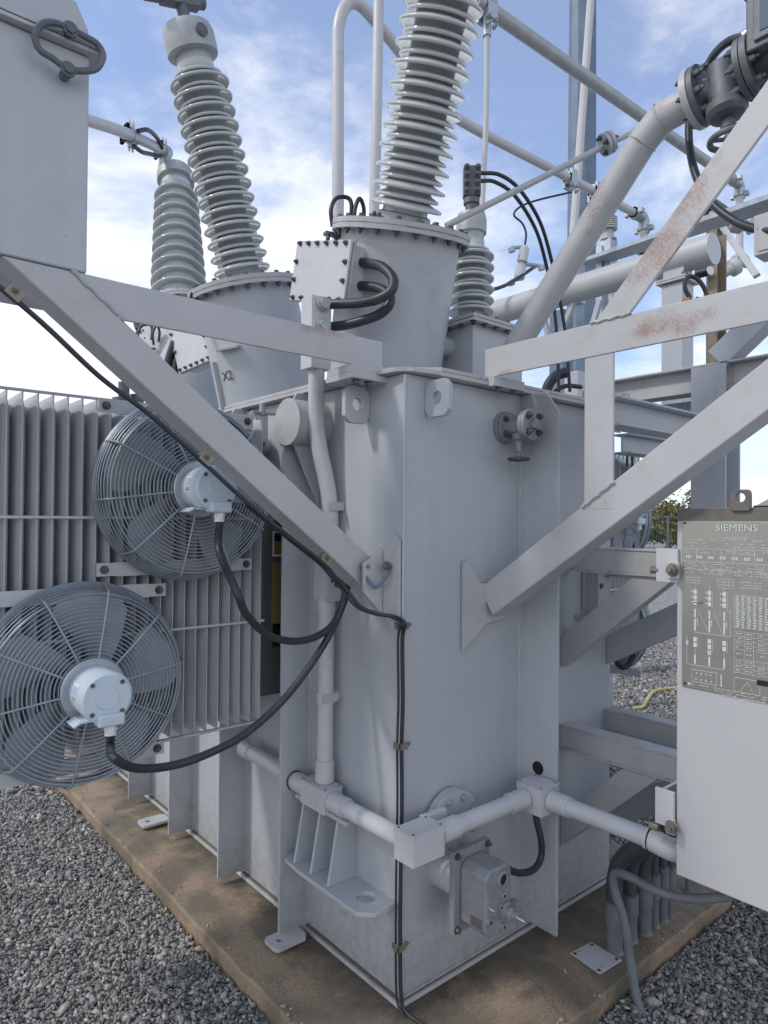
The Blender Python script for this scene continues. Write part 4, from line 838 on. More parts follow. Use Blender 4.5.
a_ = onY(134, 146, 4.2); z_ = onY(158, 156, 4.6); mb.tube(catmull([a_, onY(142, 152, 4.3), onY(150, 154, 4.5), z_], 6), 0.014, 10); mb.build('braid', 'rubber', bp)
mb = MB(); mb.tube([P3[-1], top3], 0.022, 14); mb.build('stud', 'alu', bp)

# earth wires on the turret rims
def rim_wire(tc, ax, fr, px, py, Y, label, s=1.0):
    t = thing('earth_jumper', label, 'ground strap', onY(px, py, Y)); c = onY(px, py, Y)
    mb = MB()
    for dx in (0.0, 0.075*s):
        q = c+Vector((dx*0.7, -dx*0.6, 0)); pts = [q+Vector((-0.05*s, 0, -0.05*s)), q+Vector((-0.058*s, 0, 0.02*s)), q+Vector((-0.03*s, 0, 0.075*s)), q+Vector((0.02*s, -0.01, 0.09*s)), q+Vector((0.035*s, -0.02, 0.06*s)), q+Vector((0.03*s, -0.02, -0.02*s))]
        if dx: pts = [q+Vector((-0.01, 0, -0.06*s)), q+Vector((-0.02*s, 0, 0.02*s)), q+Vector((0.005, 0, 0.085*s)), q+Vector((0.03*s, 0, 0.05*s)), q+Vector((0.025*s, 0, -0.03*s))]
        mb.tube(catmull(pts, 6), 0.009*s, 10)
    mb.build('wire', 'rubber', t)
    mb = MB(); mb.bar(c+Vector((-0.09*s, 0, -0.09*s)), c+Vector((0.06*s, -0.03, -0.085*s)), 0.03*s, 0.012*s); 
    for k in range(3): mb.bolt(c+Vector((-0.08*s+k*0.045*s, -0.01, -0.095*s)), (0, 0, -1), 0.010*s, 0.02*s)
    mb.build('clamp', 'iron', t)
rim_wire(T1t, A1, 0.285, 342, 218, 2.88, 'pair of black earth jumpers hooped over the rim of the central turret')
rim_wire(T2t, A2, 0.285, 200, 301, 3.22, 'black earth jumper on the rim of the middle turret above the left arm', 0.8)
rim_wire(T3t, A3, 0.285, 146, 337, 3.98, 'black earth jumper on the farthest turret beneath the left arm', 0.8)

# ================================================================== TERMINAL BOXES ON THE TURRETS
def cover_box(label, TL_, TR_, BR_, BL_, b, depth, nx, ny, name='junction_box'):
    """box with a bolted cover plate in the plane x = b, given its picture corners"""
    p = [onB(x, y, b) for x, y in (TL_, TR_, BR_, BL_)]; c = sum(p, Vector())/4
    t = thing(name, label, 'junction box', c)
    n = Vector((-1, 0, 0))
    mb = MB(); mb.prism([c+(q-c)*0.93 for q in p], (depth, 0, 0)); mb.build('box', 'conduit', t, bevel=0.003)
    mb = MB(); mb.prism([c+(q-c)*1.02+n*0.001 for q in p], n*0.010); mb.mi = 1
    for i in range(nx):
        q = i/(nx-1); 
        for (A_, B_) in ((p[0], p[1]), (p[3], p[2])):
            r_ = c+(lerp(A_, B_, 0.03+q*0.94)-c)*0.92+n*0.011; mb.bolt(r_, n, 0.0085, 0.008)
    for i in range(1, ny-1):
        q = i/(ny-1)
        for (A_, B_) in ((p[0], p[3]), (p[1], p[2])):
            r_ = c+(lerp(A_, B_, q)-c)*0.92+n*0.011; mb.bolt(r_, n, 0.0085, 0.008)
    mb.build('cover_plate', ['conduit', 'bolt'], t, bevel=0.0015)
    mb = MB(); mb.prism([c+(q-c)*1.04+Vector((0.002, 0, 0)) for q in p], (0.012, 0, 0)); mb.build('back_flange', 'cover', t, bevel=0.001)
    mb = MB(); mb.cyl(c+Vector((depth, 0, 0)), c+Vector((depth+0.14, 0, 0)), 0.055, 24); mb.build('neck', 'paint', t)
    return t, p, c
jb, JP, JC = cover_box('square junction box with a bolted pale cover and two black hoses on the central turret', (300, 242), (353, 241), (345, 303), (292, 300), -0.005, 0.10, 6, 4)
jb2, _, _ = cover_box('tilted junction box with bolted pale cover on the middle turret, under the left arm', (168, 316), (206, 325), (214, 359), (181, 373), -0.03, 0.09, 6, 4)
jb3, _, _ = cover_box('small junction box seen edge on at the farthest turret', (138, 333), (147, 330), (152, 355), (142, 352), 0.0, 0.09, 3, 4)
mb = MB()
for k, (x, y) in enumerate(((173, 366), (180, 372))):
    mb.tube(catmull([onY(x+2, y-24, 3.75), onY(x-4, y-6, 3.75), onY(x-6, y+14, 3.75), onY(x, y+40, 3.75)], 6), 0.024, 12)
tag(mb.build('hose', 'rubber'), 'pair of black flexible hoses dropping behind the left brace from the middle turret box', 'hose')
# small box on top of the riser with two glands, and the black hoses to the junction box
rb = thing('pull_box', 'slim upright conduit box with two hose glands, just above the left arm end', 'junction box', (-0.05, 0.45, 2.22))
q = onA(312, 300, 0.375); rx = q.x
mb = MB(); mb.box(rx, rx+0.090, 0.375, 0.45, 2.22, onA(312, 294, 0.375).z); mb.build('box', 'conduit', rb, bevel=0.003)
gl = [(onA(323, 304, 0.366)), (onA(323, 325, 0.366))]; jg = [onA(353, 261, 0.33), onA(351, 285, 0.34)]
for g in gl: mb = MB(); mb.cyl(g+Vector((0, 0.012, 0)), g-Vector((0, 0.008, 0)), 0.026, 24); mb.cyl(g-Vector((0, 0.008, 0)), g-Vector((0, 0.020, 0)), 0.021, 8); mb.build('gland', 'glands', rb)
hz = thing('flexible_hose', 'upper of two thick black hoses bowing from the junction box to the slim box', 'hose', onY(380, 280, 2.4), 'black hoses at the central junction box')
HR = 0.0185
def hosepath(pp, Y): return catmull([onY(x, y, yy) for (x, y), yy in zip(pp, Y)], 10)
mb = MB(); mb.tube(hosepath([(352, 262), (366, 263), (382, 267), (393, 279), (391, 291), (378, 299), (358, 303), (338, 304), (322, 305)], [2.66, 2.60, 2.52, 2.46, 2.44, 2.46, 2.52, 2.58, 2.62]), HR, 18); mb.build('hose', 'rubber', hz)
mb = MB(); p_ = onY(352, 262, 2.66); d_ = (onY(358, 262, 2.63)-p_).normalized(); mb.cyl(p_-d_*0.02, p_+d_*0.02, 0.027, 8); mb.build('gland', 'glands', hz)
hz2 = thing('flexible_hose', 'lower of two thick black hoses bowing from the junction box to the slim box', 'hose', onY(380, 300, 2.4), 'black hoses at the central junction box')
mb = MB(); mb.tube(hosepath([(350, 286), (362, 286), (378, 288), (389, 295), (389, 305), (378, 315), (358, 322), (340, 326), (322, 327)], [2.68, 2.63, 2.57, 2.52, 2.50, 2.52, 2.56, 2.60, 2.63]), HR, 18); mb.build('hose', 'rubber', hz2)
mb = MB(); p_ = onY(350, 286, 2.68); d_ = (onY(356, 286, 2.65)-p_).normalized(); mb.cyl(p_-d_*0.02, p_+d_*0.02, 0.027, 8); mb.build('gland', 'glands', hz2)

# ================================================================== CONDUIT RUN
cr = thing('conduit_run', 'pale painted conduit: riser, T-box, corner box and cross run round the tank corner', 'conduit', (-0.07, -0.13, 0.6))
CZ, CB, CA = 0.612, -0.072, -0.130; r_ = 0.031
pr = [Vector((-0.02, 0.45, 2.15)), Vector((-0.02, 0.45, 1.90)), Vector((-0.045, 0.375, 1.72)), Vector((-0.045, 0.375, 0.66))]
pr = [onA(317, 330, 0.41), onA(318, 435, 0.41), onA(331, 500, 0.375), onA(331, 560, 0.375)]
for p in pr: pass
up_pts = fillet([Vector((pr[0].x, pr[0].y, pr[0].z)), Vector((pr[0].x, pr[0].y, pr[1].z)), Vector((pr[2].x, pr[2].y, pr[2].z)), Vector((pr[2].x, pr[2].y, 1.45))], 0.10, 8)
mb = MB(); mb.tube(up_pts, r_, 24); mb.build('riser_pipe', 'conduit', cr)
rx, ry = pr[2].x, pr[2].y
mb = MB(); mb.box(rx-0.045, rx+0.035, ry-0.04, ry+0.045, onY(327, 600, 2.6).z, onY(327, 562, 2.6).z); mb.mi = 1; mb.bolt((rx-0.02, ry-0.04, 1.42), (0, -1, 0), 0.005, 0.004)
mb.build('pull_box', ['conduit', 'bolt'], cr, bevel=0.003)
lx, ly = rx-0.018, ry
mb = MB(); mb.cyl((lx, ly, 1.36), (lx, ly, CZ+0.04), r_, 24)
for z in (1.34, 1.30, 0.99, 0.98): pass
mb.cyl((lx, ly, 1.30), (lx, ly, 1.345), r_+0.005, 24); mb.cyl((lx, ly, 0.955), (lx, ly, 1.0), r_+0.0045, 24); mb.cyl((lx, ly, CZ+0.05), (lx, ly, CZ+0.13), r_+0.006, 24)
mb.build('riser_pipe', 'conduit', cr)
for z in (0.98, 1.70):
    mb = MB(); xx = lx if z < 1.2 else rx
    mb.box(xx, 0, ly-0.008, ly+0.008, z-0.02, z+0.02); mb.box(xx-0.036, xx+0.036, ly-0.037, ly-0.0325, z-0.016, z+0.016); mb.box(xx+0.033, xx+0.065, ly-0.02, ly-0.014, z-0.016, z+0.016); mb.build('pipe_clip', 'paint2', cr, bevel=0.001)
def ribbon_pipe(p0, p1, name='pipe', cuffs=(0.0, 1.0)):
    p0 = Vector(p0); p1 = Vector(p1); d = (p1-p0).normalized(); L_ = (p1-p0).length; mb = MB(); mb.cyl(p0, p1, r_, 28)
    for q in cuffs: c = p0+d*(0.045 if q == 0 else L_-0.045 if q == 1 else q*L_); mb.cyl(c-d*0.042, c+d*0.042, r_+0.0055, 28)
    return mb.build(name, 'conduit', cr)
ribbon_pipe((CB, ly+0.08, CZ), (CB, ly+0.26, CZ), cuffs=(0.0,))
def jbox(x0, x1, y0, y1, z0, z1, face='z'):
    mb = MB(); mb.box(x0, x1, y0, y1, z0, z1-0.004); mb.box(x0-0.002, x1+0.002, y0-0.002, y1+0.002, z1-0.003, z1)
    mb.mi = 1
    for x in (x0+0.01, x1-0.01):
        for y in (y0+0.01, y1-0.01): mb.cyl((x, y, z1), (x, y, z1+0.003), 0.004, 10)
    return mb.build('conduit_box', ['conduit', 'bolt'], cr, bevel=0.002)
jbox(CB-0.038, CB+0.045, ly-0.075, ly+0.085, CZ-0.045, CZ+0.045)
ribbon_pipe((CB, ly-0.075, CZ), (CB, CA+0.02, CZ), cuffs=(0.0,))
jbox(CB-0.035, CB+0.105, CA-0.045, CA+0.045, CZ-0.052, CZ+0.048)
ribbon_pipe((CB+0.105, CA, CZ), (0.50, CA, CZ), cuffs=(0.12, 1.0))
jbox(0.505, 0.615, CA-0.075, CA+0.04, CZ-0.052, CZ+0.050)
E_ = onB(650, 834, 0.56)
ribbon_pipe((0.56, CA-0.075, CZ), (0.56, E_.y, CZ), cuffs=(0.0,))
mb = MB(); mb.tube(catmull([(0.56, E_.y+0.01, CZ), (0.56, E_.y-0.03, CZ-0.004), (0.575, E_.y-0.07, CZ-0.015), (0.62, E_.y-0.10, CZ-0.02)], 6), 0.036, 24); mb.build('elbow', 'conduit', cr)
mb = MB(); mb.ring((0.56, E_.y-0.005, CZ), (0, 1, 0), 0.0365, 0.0025, 32, 8); mb.build('rubber_ring', 'black', cr)
# lower pipe coming out from behind the stiffeners
mb = MB(); mb.cyl((CB, 0.59, CZ+0.01), (CB, 0.98, CZ+0.02), 0.031, 24); mb.cyl((CB, 0.62, CZ+0.01), (CB, 0.70, CZ+0.012), 0.036, 24); mb.cyl((CB, 0.9, CZ+0.017), (CB, 0.97, CZ+0.02), 0.036, 24); mb.build('pipe', 'conduit', cr)
mb = MB(); mb.ring((CB, 0.556, CZ), (0, 1, 0), 0.0365, 0.0025, 32, 8); mb.build('rubber_ring', 'black', cr)
mb = MB(); mb.cyl((CB, 0.5570, CZ), (CB, ly+0.24, CZ), r_+0.0055, 24); mb.build('pipe', 'conduit', cr)
# black lead from conduit box to gearbox
mb = MB(); mb.tube(hosepath([(535, 808), (537, 822), (541, 840), (541, 857), (534, 869), (520, 873), (505, 868), (497, 862)], [2.56, 2.56, 2.56, 2.56, 2.52, 2.46, 2.38, 2.34]), 0.0125, 14)
tag(mb.build('gearbox_lead', 'rubber'), 'black lead curving from the right conduit box down to the gearbox', 'cable')

# ================================================================== CABLES
ms = lambda f, x, y, z: wm(f)@Vector((x, y, z))
g1 = ms(fan1, 0.0135, -0.243, -0.108); g2 = ms(fan2, 0.0135, -0.243, -0.108)
joint = onY(345, 588, 2.46)
def cable(label, pts, r=0.013, name='power_cable', n=8): mb = MB(); mb.tube(catmull(pts, n), r, 14); return tag(mb.build(name, 'rubber'), label, 'cable')
cable('black hose hanging from the upper fan motor to the riser box', [g1, g1-Vector((0, 0, 0.10)), onY(236, 590, 2.05), onY(247, 615, 2.1), onY(270, 636, 2.2), onY(300, 641, 2.32), onY(326, 631, 2.4), onY(340, 612, 2.45), joint, onY(337, 584, 2.50)], 0.0125)
cable('black hose sweeping from the lower fan motor under the radiator up to the riser box', [g2, g2-Vector((0, 0, 0.04)), onY(113, 757, 1.84), onY(135, 768, 1.92), onY(170, 766, 2.02), onY(205, 755, 2.1), onY(245, 734, 2.2), onY(285, 698, 2.3), onY(318, 654, 2.38), onY(338, 617, 2.44), joint+Vector((0.01, 0, 0.0)), onY(340, 578, 2.50)], 0.0125)
def brace_under(px, py): return onY(px, py, None)
# cable strapped along the lower edge of the left brace
zb_ = lambda t: zl(t)-0.070
cp = [onA(x, y, 0.104) for x, y in ((-60, 235), (-20, 272), (12, 297), (50, 330), (100, 377), (150, 415), (203, 462), (250, 505), (300, 545), (323, 563), (338, 580))]

tail = [onA(350, 594, 0.095), onA(361, 607, 0.075), onA(378, 614, 0.045), onA(395, 617, 0.010)]
cornr = lambda y, dx=0.0: Vector((-0.018+dx, -0.018, onY(405, y, 2.305).z))
dn = [onY(405, 624, 2.275), cornr(640), cornr(700, 0.004), cornr(745), cornr(800, 0.003), cornr(870), cornr(940), Vector((-0.022, -0.030, 0.05)), Vector((-0.02, -0.06, 0.010)), Vector((-0.01, -0.16, 0.008)), Vector((-0.03, -0.30, 0.008)), Vector((-0.05, -0.45, -0.03)), Vector((-0.07, -0.6, -0.07))]
cable('long black cable clipped under the left brace, then down the tank corner', cp+tail+dn, 0.0068, n=6)
mb = MB(); mb.tube(catmull([p+Vector((-0.013, 0.008, 0.0)) for p in cp[-4:]+tail+dn[:-4]], 6), 0.0042, 10); tag(mb.build('thin_cable', 'rubber'), 'thin second cable running beside the long black one down the tank corner', 'cable')
cl = 0
for (px, py, yy) in ((405, 626, 2.27), (405, 746, 2.28), (402, 947, 2.28)):
    c = cornr(py); mb = MB(); mb.box(c.x-0.020, c.x+0.018, c.y-0.014, c.y-0.010, c.z-0.012, c.z+0.012); mb.box(c.x-0.020, c.x-0.016, c.y-0.014, c.y+0.02, c.z-0.012, c.z+0.012); mb.cyl((c.x-0.035, c.y-0.006, c.z+0.003), (c.x+0.03, c.y-0.006, c.z+0.003), 0.0045, 8); mb.bolt((c.x+0.022, c.y-0.006, c.z+0.003), (1, 0, 0), 0.006, 0.006)
    tag(mb.build('cable_clip', 'brass', bevel=0.001), ['brass cable clip on the tank corner beside the foot of the left brace', 'brass cable clip on the tank corner above the conduit corner box', 'lowest brass cable clip on the tank corner, just above the pad'][cl], 'cable clip', 'clips on the tank corner'); cl += 1
for t, lb in (((12, 297), 'brass cable clip under the left brace near the left edge of the photo'), ((203, 462), 'brass cable clip under the left brace in front of the upper fan motor'), ((323, 562), 'brass cable clip at the foot of the left brace above the riser box')):
    c = onA(t[0]+2, t[1]-3, 0.110); mb = MB(); d = Vector((-0.793, 0, 0.609)); mb.X = None
    mb.bar(c-d*0.02, c+d*0.02, 0.028, 0.030, (0, 1, 0)); mb.bolt(c+Vector((0.0, -0.014, 0.006)), (0, -1, 0), 0.007, 0.008)
    tag(mb.build('cable_clip', 'brass', bevel=0.003), lb, 'cable clip', 'clips under the left brace')
# dark gauge panel with yellow labels between radiator and tank
dg_ = thing('gauge_panel', 'dark narrow instrument panel with yellow labels between radiator fins and tank', 'instrument panel', onY(270, 680, 2.85))
ya = 0.66
pa, pb = onA(262, 525, ya), onA(300, 690, ya)
mb = MB(); mb.box(pa.x, -0.003, ya, ya+0.09, pb.z, pa.z+0.02); mb.build('panel', 'darkbox', dg_, bevel=0.01)
def lab(x0, y0, x1, y1, m_, nm, off):
    a, b = onA(x0, y0, ya), onA(x1, y1, ya); mb = MB(); mb.box(a.x, b.x, ya-off, ya-off+0.001, b.z, a.z); mb.build(nm, m_, dg_)
lab(272.5, 531, 290, 556, 'conduit', 'label_frame', 0.0015); lab(274, 533, 289, 541, 'black', 'label_header', 0.0028); lab(274, 541.5, 289, 554, 'yellow', 'warning_label', 0.0028)
lab(271.5, 563, 289, 624, 'yellow', 'warning_label', 0.0028); lab(272.5, 624, 289, 645, 'black', 'display', 0.0028)

# ================================================================== BIG OIL PIPE, VALVE, GAS RELAY
op = thing('oil_pipe', 'thick sloping oil pipe with mitred elbow and bolted end flange rising beside the right outrigger', 'pipe', (0.62, 0, 2.3))
OB = 0.66
RP = add_rust(M['paint2'], [((0.62, -0.30, 2.85), (0.08, 0.25, 0.35)), ((0.62, -0.60, 3.05), (0.1, 0.1, 0.05))], 1.5)
p0, p1, p2, p3 = onB(513, 352, OB), onB(642, 143, OB), onB(662, 118, OB), onB(692, 101, OB)
rr = 0.052
mb = MB(); mb.cyl(p0-(p1-p0).normalized()*0.05, p1, rr, 36); mb.cyl(p1, p2, rr, 36); mb.cyl(p2, p3, rr, 36); mb.build('pipe', RP, op)
mb = MB()
for p, d in ((p0+(p1-p0).normalized()*0.03, p1-p0), (p1, p2-p0), (p2, p3-p1)): mb.ring(p, d, rr+0.001, 0.003, 36, 6)
mb.build('weld_seam', 'paint2', op)
dv = (p3-p2).normalized()
mb = MB(); mb.cyl(p3, p3+dv*0.022, 0.098, 48); mb.mi = 1
a_ = dv.orthogonal().normalized(); b_ = dv.cross(a_)
for k in range(8): th = k*math.pi/4+0.3; mb.bolt(p3+(a_*math.cos(th)+b_*math.sin(th))*0.078, -dv, 0.010, 0.010)
mb.build('flange', ['paint2', 'bolt'], op, bevel=0.002)
gv = thing('gate_valve', 'dark weathered gate valve with handwheel hanging below, bolted to the oil pipe flange', 'valve', p3+dv*0.1)
f0 = p3+dv*0.024
mb = MB(); mb.cyl(f0, f0+dv*0.018, 0.096, 48); mb.lathe([(0.05, 0.018), (0.042, 0.04), (0.042, 0.12), (0.05, 0.142)], f0, dv, 32, False); mb.cyl(f0+dv*0.142, f0+dv*0.160, 0.096, 48)
mc = f0+dv*0.08; dn_ = Vector((0.0, 0.0, -1)); dn_ = (dn_-dv*dn_.dot(dv)).normalized()
mb.lathe([(0.045, -0.06), (0.052, -0.04), (0.052, 0.07), (0.063, 0.075), (0.063, 0.10), (0.052, 0.115), (0.02, 0.125)], mc, dn_, 36)
for q, s in ((0.018, 1), (0.142, -1)):
    for k in range(8): th = k*math.pi/4+0.3; mb.bolt(f0+dv*q+(a_*math.cos(th)+b_*math.sin(th))*0.078, dv*s, 0.011, 0.016)
mb.build('valve_body', 'iron', gv, bevel=0.001)
mb = MB(); mb.lathe([(0.018, 0.11), (0.018, 0.135), (0.024, 0.137), (0.024, 0.155), (0.014, 0.16), (0.012, 0.185)], mc, dn_, 20); mb.build('stem', 'iron', gv)
mb = MB(); hc_ = mc+dn_*0.19; mb.ring(hc_, dn_, 0.058, 0.010, 40, 10); mb.cyl(hc_-dn_*0.01, hc_+dn_*0.012, 0.018, 18)
aa = dn_.orthogonal().normalized(); bb = dn_.cross(aa)
for k in range(4): mb.tube([hc_, hc_+(aa*math.cos(k*1.571)+bb*math.sin(k*1.571))*0.056], 0.007, 8)
mb.build('handwheel', 'iron', gv)
gr = thing('gas_relay', 'dark cast gas relay with rounded sight glass at the upper right corner', 'gas relay', f0+dv*0.3)
h0 = f0+dv*0.163
mb = MB(); mb.cyl(h0, h0+dv*0.02, 0.098, 48); mb.lathe([(0.05, 0.02), (0.055, 0.06), (0.085, 0.10), (0.09, 0.16), (0.085, 0.22)], h0, dv, 36); 
for k in range(8): th = k*math.pi/4+0.3; mb.bolt(h0+dv*0.02+(a_*math.cos(th)+b_*math.sin(th))*0.078, dv, 0.011, 0.016)
mb.build('relay_body', 'iron', gr, bevel=0.001)
cc = h0+dv*0.095+Vector((-0.01, 0.02, 0))
mb = MB(); mb.box(cc.x-0.085, cc.x+0.085, cc.y-0.12, cc.y+0.055, cc.z-0.02, cc.z+0.15); mb.box(cc.x-0.095, cc.x+0.095, cc.y-0.13, cc.y+0.065, cc.z+0.15, cc.z+0.165); mb.build('housing', 'iron', gr, bevel=0.012)
mb = MB(); yc0, yc1, zc0, zc1 = cc.y-0.095, cc.y+0.03, cc.z+0.0, cc.z+0.13
mb.box(cc.x-0.094, cc.x-0.086, yc0, yc1, zc0, zc1); mb.build('window_frame', 'iron', gr, bevel=0.010)
mb = MB(); mb.box(cc.x-0.0965, cc.x-0.094, yc0+0.02, yc1-0.02, zc0+0.02, zc1-0.02); mb.build('sight_glass', 'glass', gr, bevel=0.006)
q = onB(744, 37, 0.60); mb = MB(); mb.cyl(q, q+Vector((0.0, -0.04, 0.012)), 0.017, 12); mb.build('cable_gland', 'glands', gr)
mb = MB(); W_ = [(744, 37, .60), (728, 42, .62), (714, 55, .68), (703, 75, .76), (693, 100, .80), (689, 125, .80), (690, 150, .78), (697, 178, .74), (712, 203, .72), (733, 220, .70), (752, 228, .68), (775, 232, .66)]
mb.tube(catmull([onB(x, y, b) for x, y, b in W_], 8), 0.0135, 14); tag(mb.build('relay_cable', 'rubber'), 'thick black cable looping from the gas relay behind the oil pipe flange', 'cable')
q = onB(758, 218, 0.66); mb = MB(); mb.box(q.x, q.x+0.08, q.y-0.16, q.y+0.012, q.z-0.115, q.z+0.01); mb.box(q.x-0.004, q.x, q.y-0.15, q.y, q.z-0.105, q.z); tag(mb.build('relay_box', 'cab', bevel=0.004), 'small grey box at the right edge where the relay cable ends', 'junction box')
# thin pipe with flange joint
tp = thing('thin_pipe', 'thin rising pipe with a round flange joint between central turret and oil pipe', 'pipe', onY(540, 175, 2.6))
a_, b_ = onY(446, 226, 2.62), onY(640, 128, 2.7); d = (b_-a_).normalized(); m_ = onY(607, 143.5, 2.68)
mb = MB(); mb.cyl(a_, b_, 0.0125, 16); mb.build('pipe', 'paint2', tp)
for s in (-1, 1):
    mb = MB(); mb.cyl(m_+d*0.002*s, m_+d*0.017*s, 0.044, 32); mb.mi = 1
    o1 = d.orthogonal().normalized(); o2 = d.cross(o1)
    for k in range(4): mb.bolt(m_+d*0.017*s+(o1*math.cos(k*1.571+.7)+o2*math.sin(k*1.571+.7))*0.03, d*s, 0.008, 0.009)
    mb.build('flange', ['alu', 'bolt'], tp)
# ================================================================== CONTROL CABINET
FB = 0.50
tl = onB(677, 507, FB); bl = onB(677, 875, FB)
cy1 = tl.y; cy0 = cy1-0.80; cz0, cz1 = bl.z, tl.z-0.004
cab = thing('control_cabinet', 'pale grey control cabinet at the right edge with a big etched metal nameplate', 'control cabinet', (0.7, (cy0+cy1)/2, cz0))
mb = MB(); mb.box(FB, FB+0.42, cy0, cy1, cz0, cz1); mb.build('body', 'cab', cab, bevel=0.004)
mb = MB(); mb.box(FB-0.003, FB-0.0005, cy0, cy1-0.001, onB(690, 521, FB).z, cz1-0.001); mb.build('top_strip', 'rustplate', cab)
L0 = onB(739, 503, FB-0.02)
mb = MB(); mb.plate_hole((FB-0.004, L0.y, L0.z+0.008), (-1, 0, 0), (0, 0, 1), 0.060, 0.062, 0.008, 0.013, 0.008, (0, 0.008)); mb.box(FB-0.004, FB+0.03, L0.y-0.028, L0.y+0.028, L0.z-0.024, L0.z-0.018); mb.build('lifting_eye', 'rustplate', cab, bevel=0.002)
mb = MB(); mb.box(FB+0.004, FB+0.02, cy0, L0.y-0.03, cz1, cz1+0.006); mb.build('top_gap', 'black', cab)
# nameplate
NB = FB-0.003
n0 = onB(682.5, 521, NB); n1 = onB(682.5, 686, NB)
npw = 0.42
mb = MB(); mb.box(NB-0.0015, NB-0.0002, n0.y-npw, n0.y, n1.z, n0.z); npl = mb.build('nameplate', 'plate', cab, bevel=0.0006)
E0 = NB-0.0024; TX, TYU = Vector((0, -1, 0)), Vector((0, 0, 1))
et = MB()
def er(x0, y0, x1, y1, t=None):
    a, b = onB(x0, y0, E0), onB(x1, y1, E0); et.box(E0-0.0003, E0+0.0004, min(a.y, b.y), max(a.y, b.y), min(a.z, b.z), max(a.z, b.z))
def S(u, v): return Vector((E0, n0.y-u, n0.z-v))                # plate coordinates in metres from its upper left corner
def ln(u0, v0, u1, v1, w=0.0011):
    if abs(u1-u0) < 1e-6: et.box(E0-0.0003, E0+0.0004, n0.y-u0-w/2, n0.y-u0+w/2, n0.z-v1, n0.z-v0)
    elif abs(v1-v0) < 1e-6: et.box(E0-0.0003, E0+0.0004, n0.y-u1, n0.y-u0, n0.z-v0-w/2, n0.z-v0+w/2)
    else:
        a, b = S(u0, v0), S(u1, v1); et.bar(a-Vector((0.00015, 0, 0)), b-Vector((0.00015, 0, 0)), 0.0003, w, (1, 0, 0))
def blk(u0, v0, u1, v1): et.box(E0-0.0003, E0+0.0004, n0.y-u1, n0.y-u0, n0.z-v1, n0.z-v0)
rnd = random.Random(5)
def words(u0, u1, v, h=0.0028, fill=0.6):
    u = u0
    while u < u1-0.003:
        w = rnd.uniform(0.003, 0.011); w = min(w, u1-u)
        if rnd.random() < fill: blk(u, v+h*0.2, u+w, v+h*0.75)
        u += w+rnd.uniform(0.0015, 0.004)
uo = lambda px, py=600: n0.y-onB(px, py, E0).y
vo = lambda px, py: n0.z-onB(px, py, E0).z
PH = n0.z-n1.z
# heading
h1 = onB(716, 531, E0); h2 = onB(758, 531, E0); w_ = h1.y-h2.y
ud = uo(682.5)
tv, tf = text_mesh('SIEMENS', 0.0262, TX, TYU, (E0-0.0002, h1.y, onB(716, 530.5, E0).z-0.0)); ymn = min(v.y for v in tv); ymx = max(v.y for v in tv); sc = w_/(ymx-ymn)
tv = [Vector((v.x, h1.y-(ymx-v.y)*sc, v.z)) for v in tv]; tv = [v-Vector((0.0012, 0, 0)) for v in tv]; et.add(tv, tf)
h3 = onB(725, 538.5, E0); tv, tf = text_mesh('TRANSFORMER', 0.012, TX, TYU, (E0-0.0002, h3.y, h3.z-0.004)); sc = (h3.y-onB(749, 538, E0).y)/(max(v.y for v in tv)-min(v.y for v in tv)); ymx = max(v.y for v in tv)
et.add([Vector((v.x-0.0014, h3.y-(ymx-v.y)*sc, v.z)) for v in tv], tf)
for v in (0.055, 0.065, 0.0745): words(0.006, 0.40, v, fill=0.55)
ln(0.004, 0.083, 0.41, 0.083)
for u in (0.0, ): pass
for v in (0.088, 0.094): words(0.008, 0.40, v, fill=0.4)
for k in range(11):
    u = 0.012+k*0.034; 
    for q in range(3): blk(u+q*0.006, 0.104, u+q*0.006+0.004, 0.113)
for u in (0.045, 0.118, 0.152, 0.21, 0.28, 0.35): ln(u, 0.083, u, 0.122)
ln(0.004, 0.122, 0.41, 0.122)
for v in (0.127, 0.134, 0.141, 0.149, 0.156): words(0.008, 0.40, v, fill=0.5)
ln(0.004, 0.146, 0.41, 0.146); ln(0.118, 0.122, 0.118, 0.165)
for v in (0.170, 0.178, 0.186): words(0.008, 0.06, v, fill=0.9); words(0.17, 0.23, v+0.004, fill=0.9)
for v in (0.170, 0.179, 0.188, 0.197): ln(0.108, v, 0.155, v)
for u in (0.108, 0.124, 0.140, 0.155): ln(u, 0.170, u, 0.197)
# winding columns
c3 = [0.041, 0.084, 0.127]
for i, u in enumerate(c3):
    v = 0.208
    for k in range(3): blk(u-0.005, v, u+0.005, v+0.013); blk(u-0.012, v+0.004, u-0.008, v+0.008); v += 0.0165
    ln(u+0.009, 0.208, u+0.009, 0.256, 0.0009)
    blk(u-0.0025, 0.266, u+0.0025, 0.292); blk(u-0.0025, 0.296, u+0.0025, 0.332); blk(u+0.0055, 0.294, u+0.0075, 0.315)
    v = 0.352
    for k in range(2 if i != 1 else 3): blk(u-0.005, v, u+0.005, v+0.013); v += 0.0165
    ln(u+0.009, 0.350, u+0.009, 0.385, 0.0009)
    blk(u-0.0025, 0.405, u+0.0025, 0.432); ln(u, 0.385, u, 0.405)
    ln(u, 0.196, u, 0.208)
ln(c3[0]+0.012, 0.275, c3[1]-0.004, 0.330); ln(c3[1]+0.012, 0.268, c3[2]-0.004, 0.335); ln(c3[0]-0.002, 0.337, 0.145, 0.337); ln(0.145, 0.262, 0.145, 0.337); ln(c3[2]+0.004, 0.262, 0.145, 0.262)
ln(0.016, 0.350, 0.016, 0.436); ln(0.016, 0.436, c3[2], 0.436); ln(c3[2], 0.432, c3[2], 0.436); blk(0.013, 0.365, 0.020, 0.378)
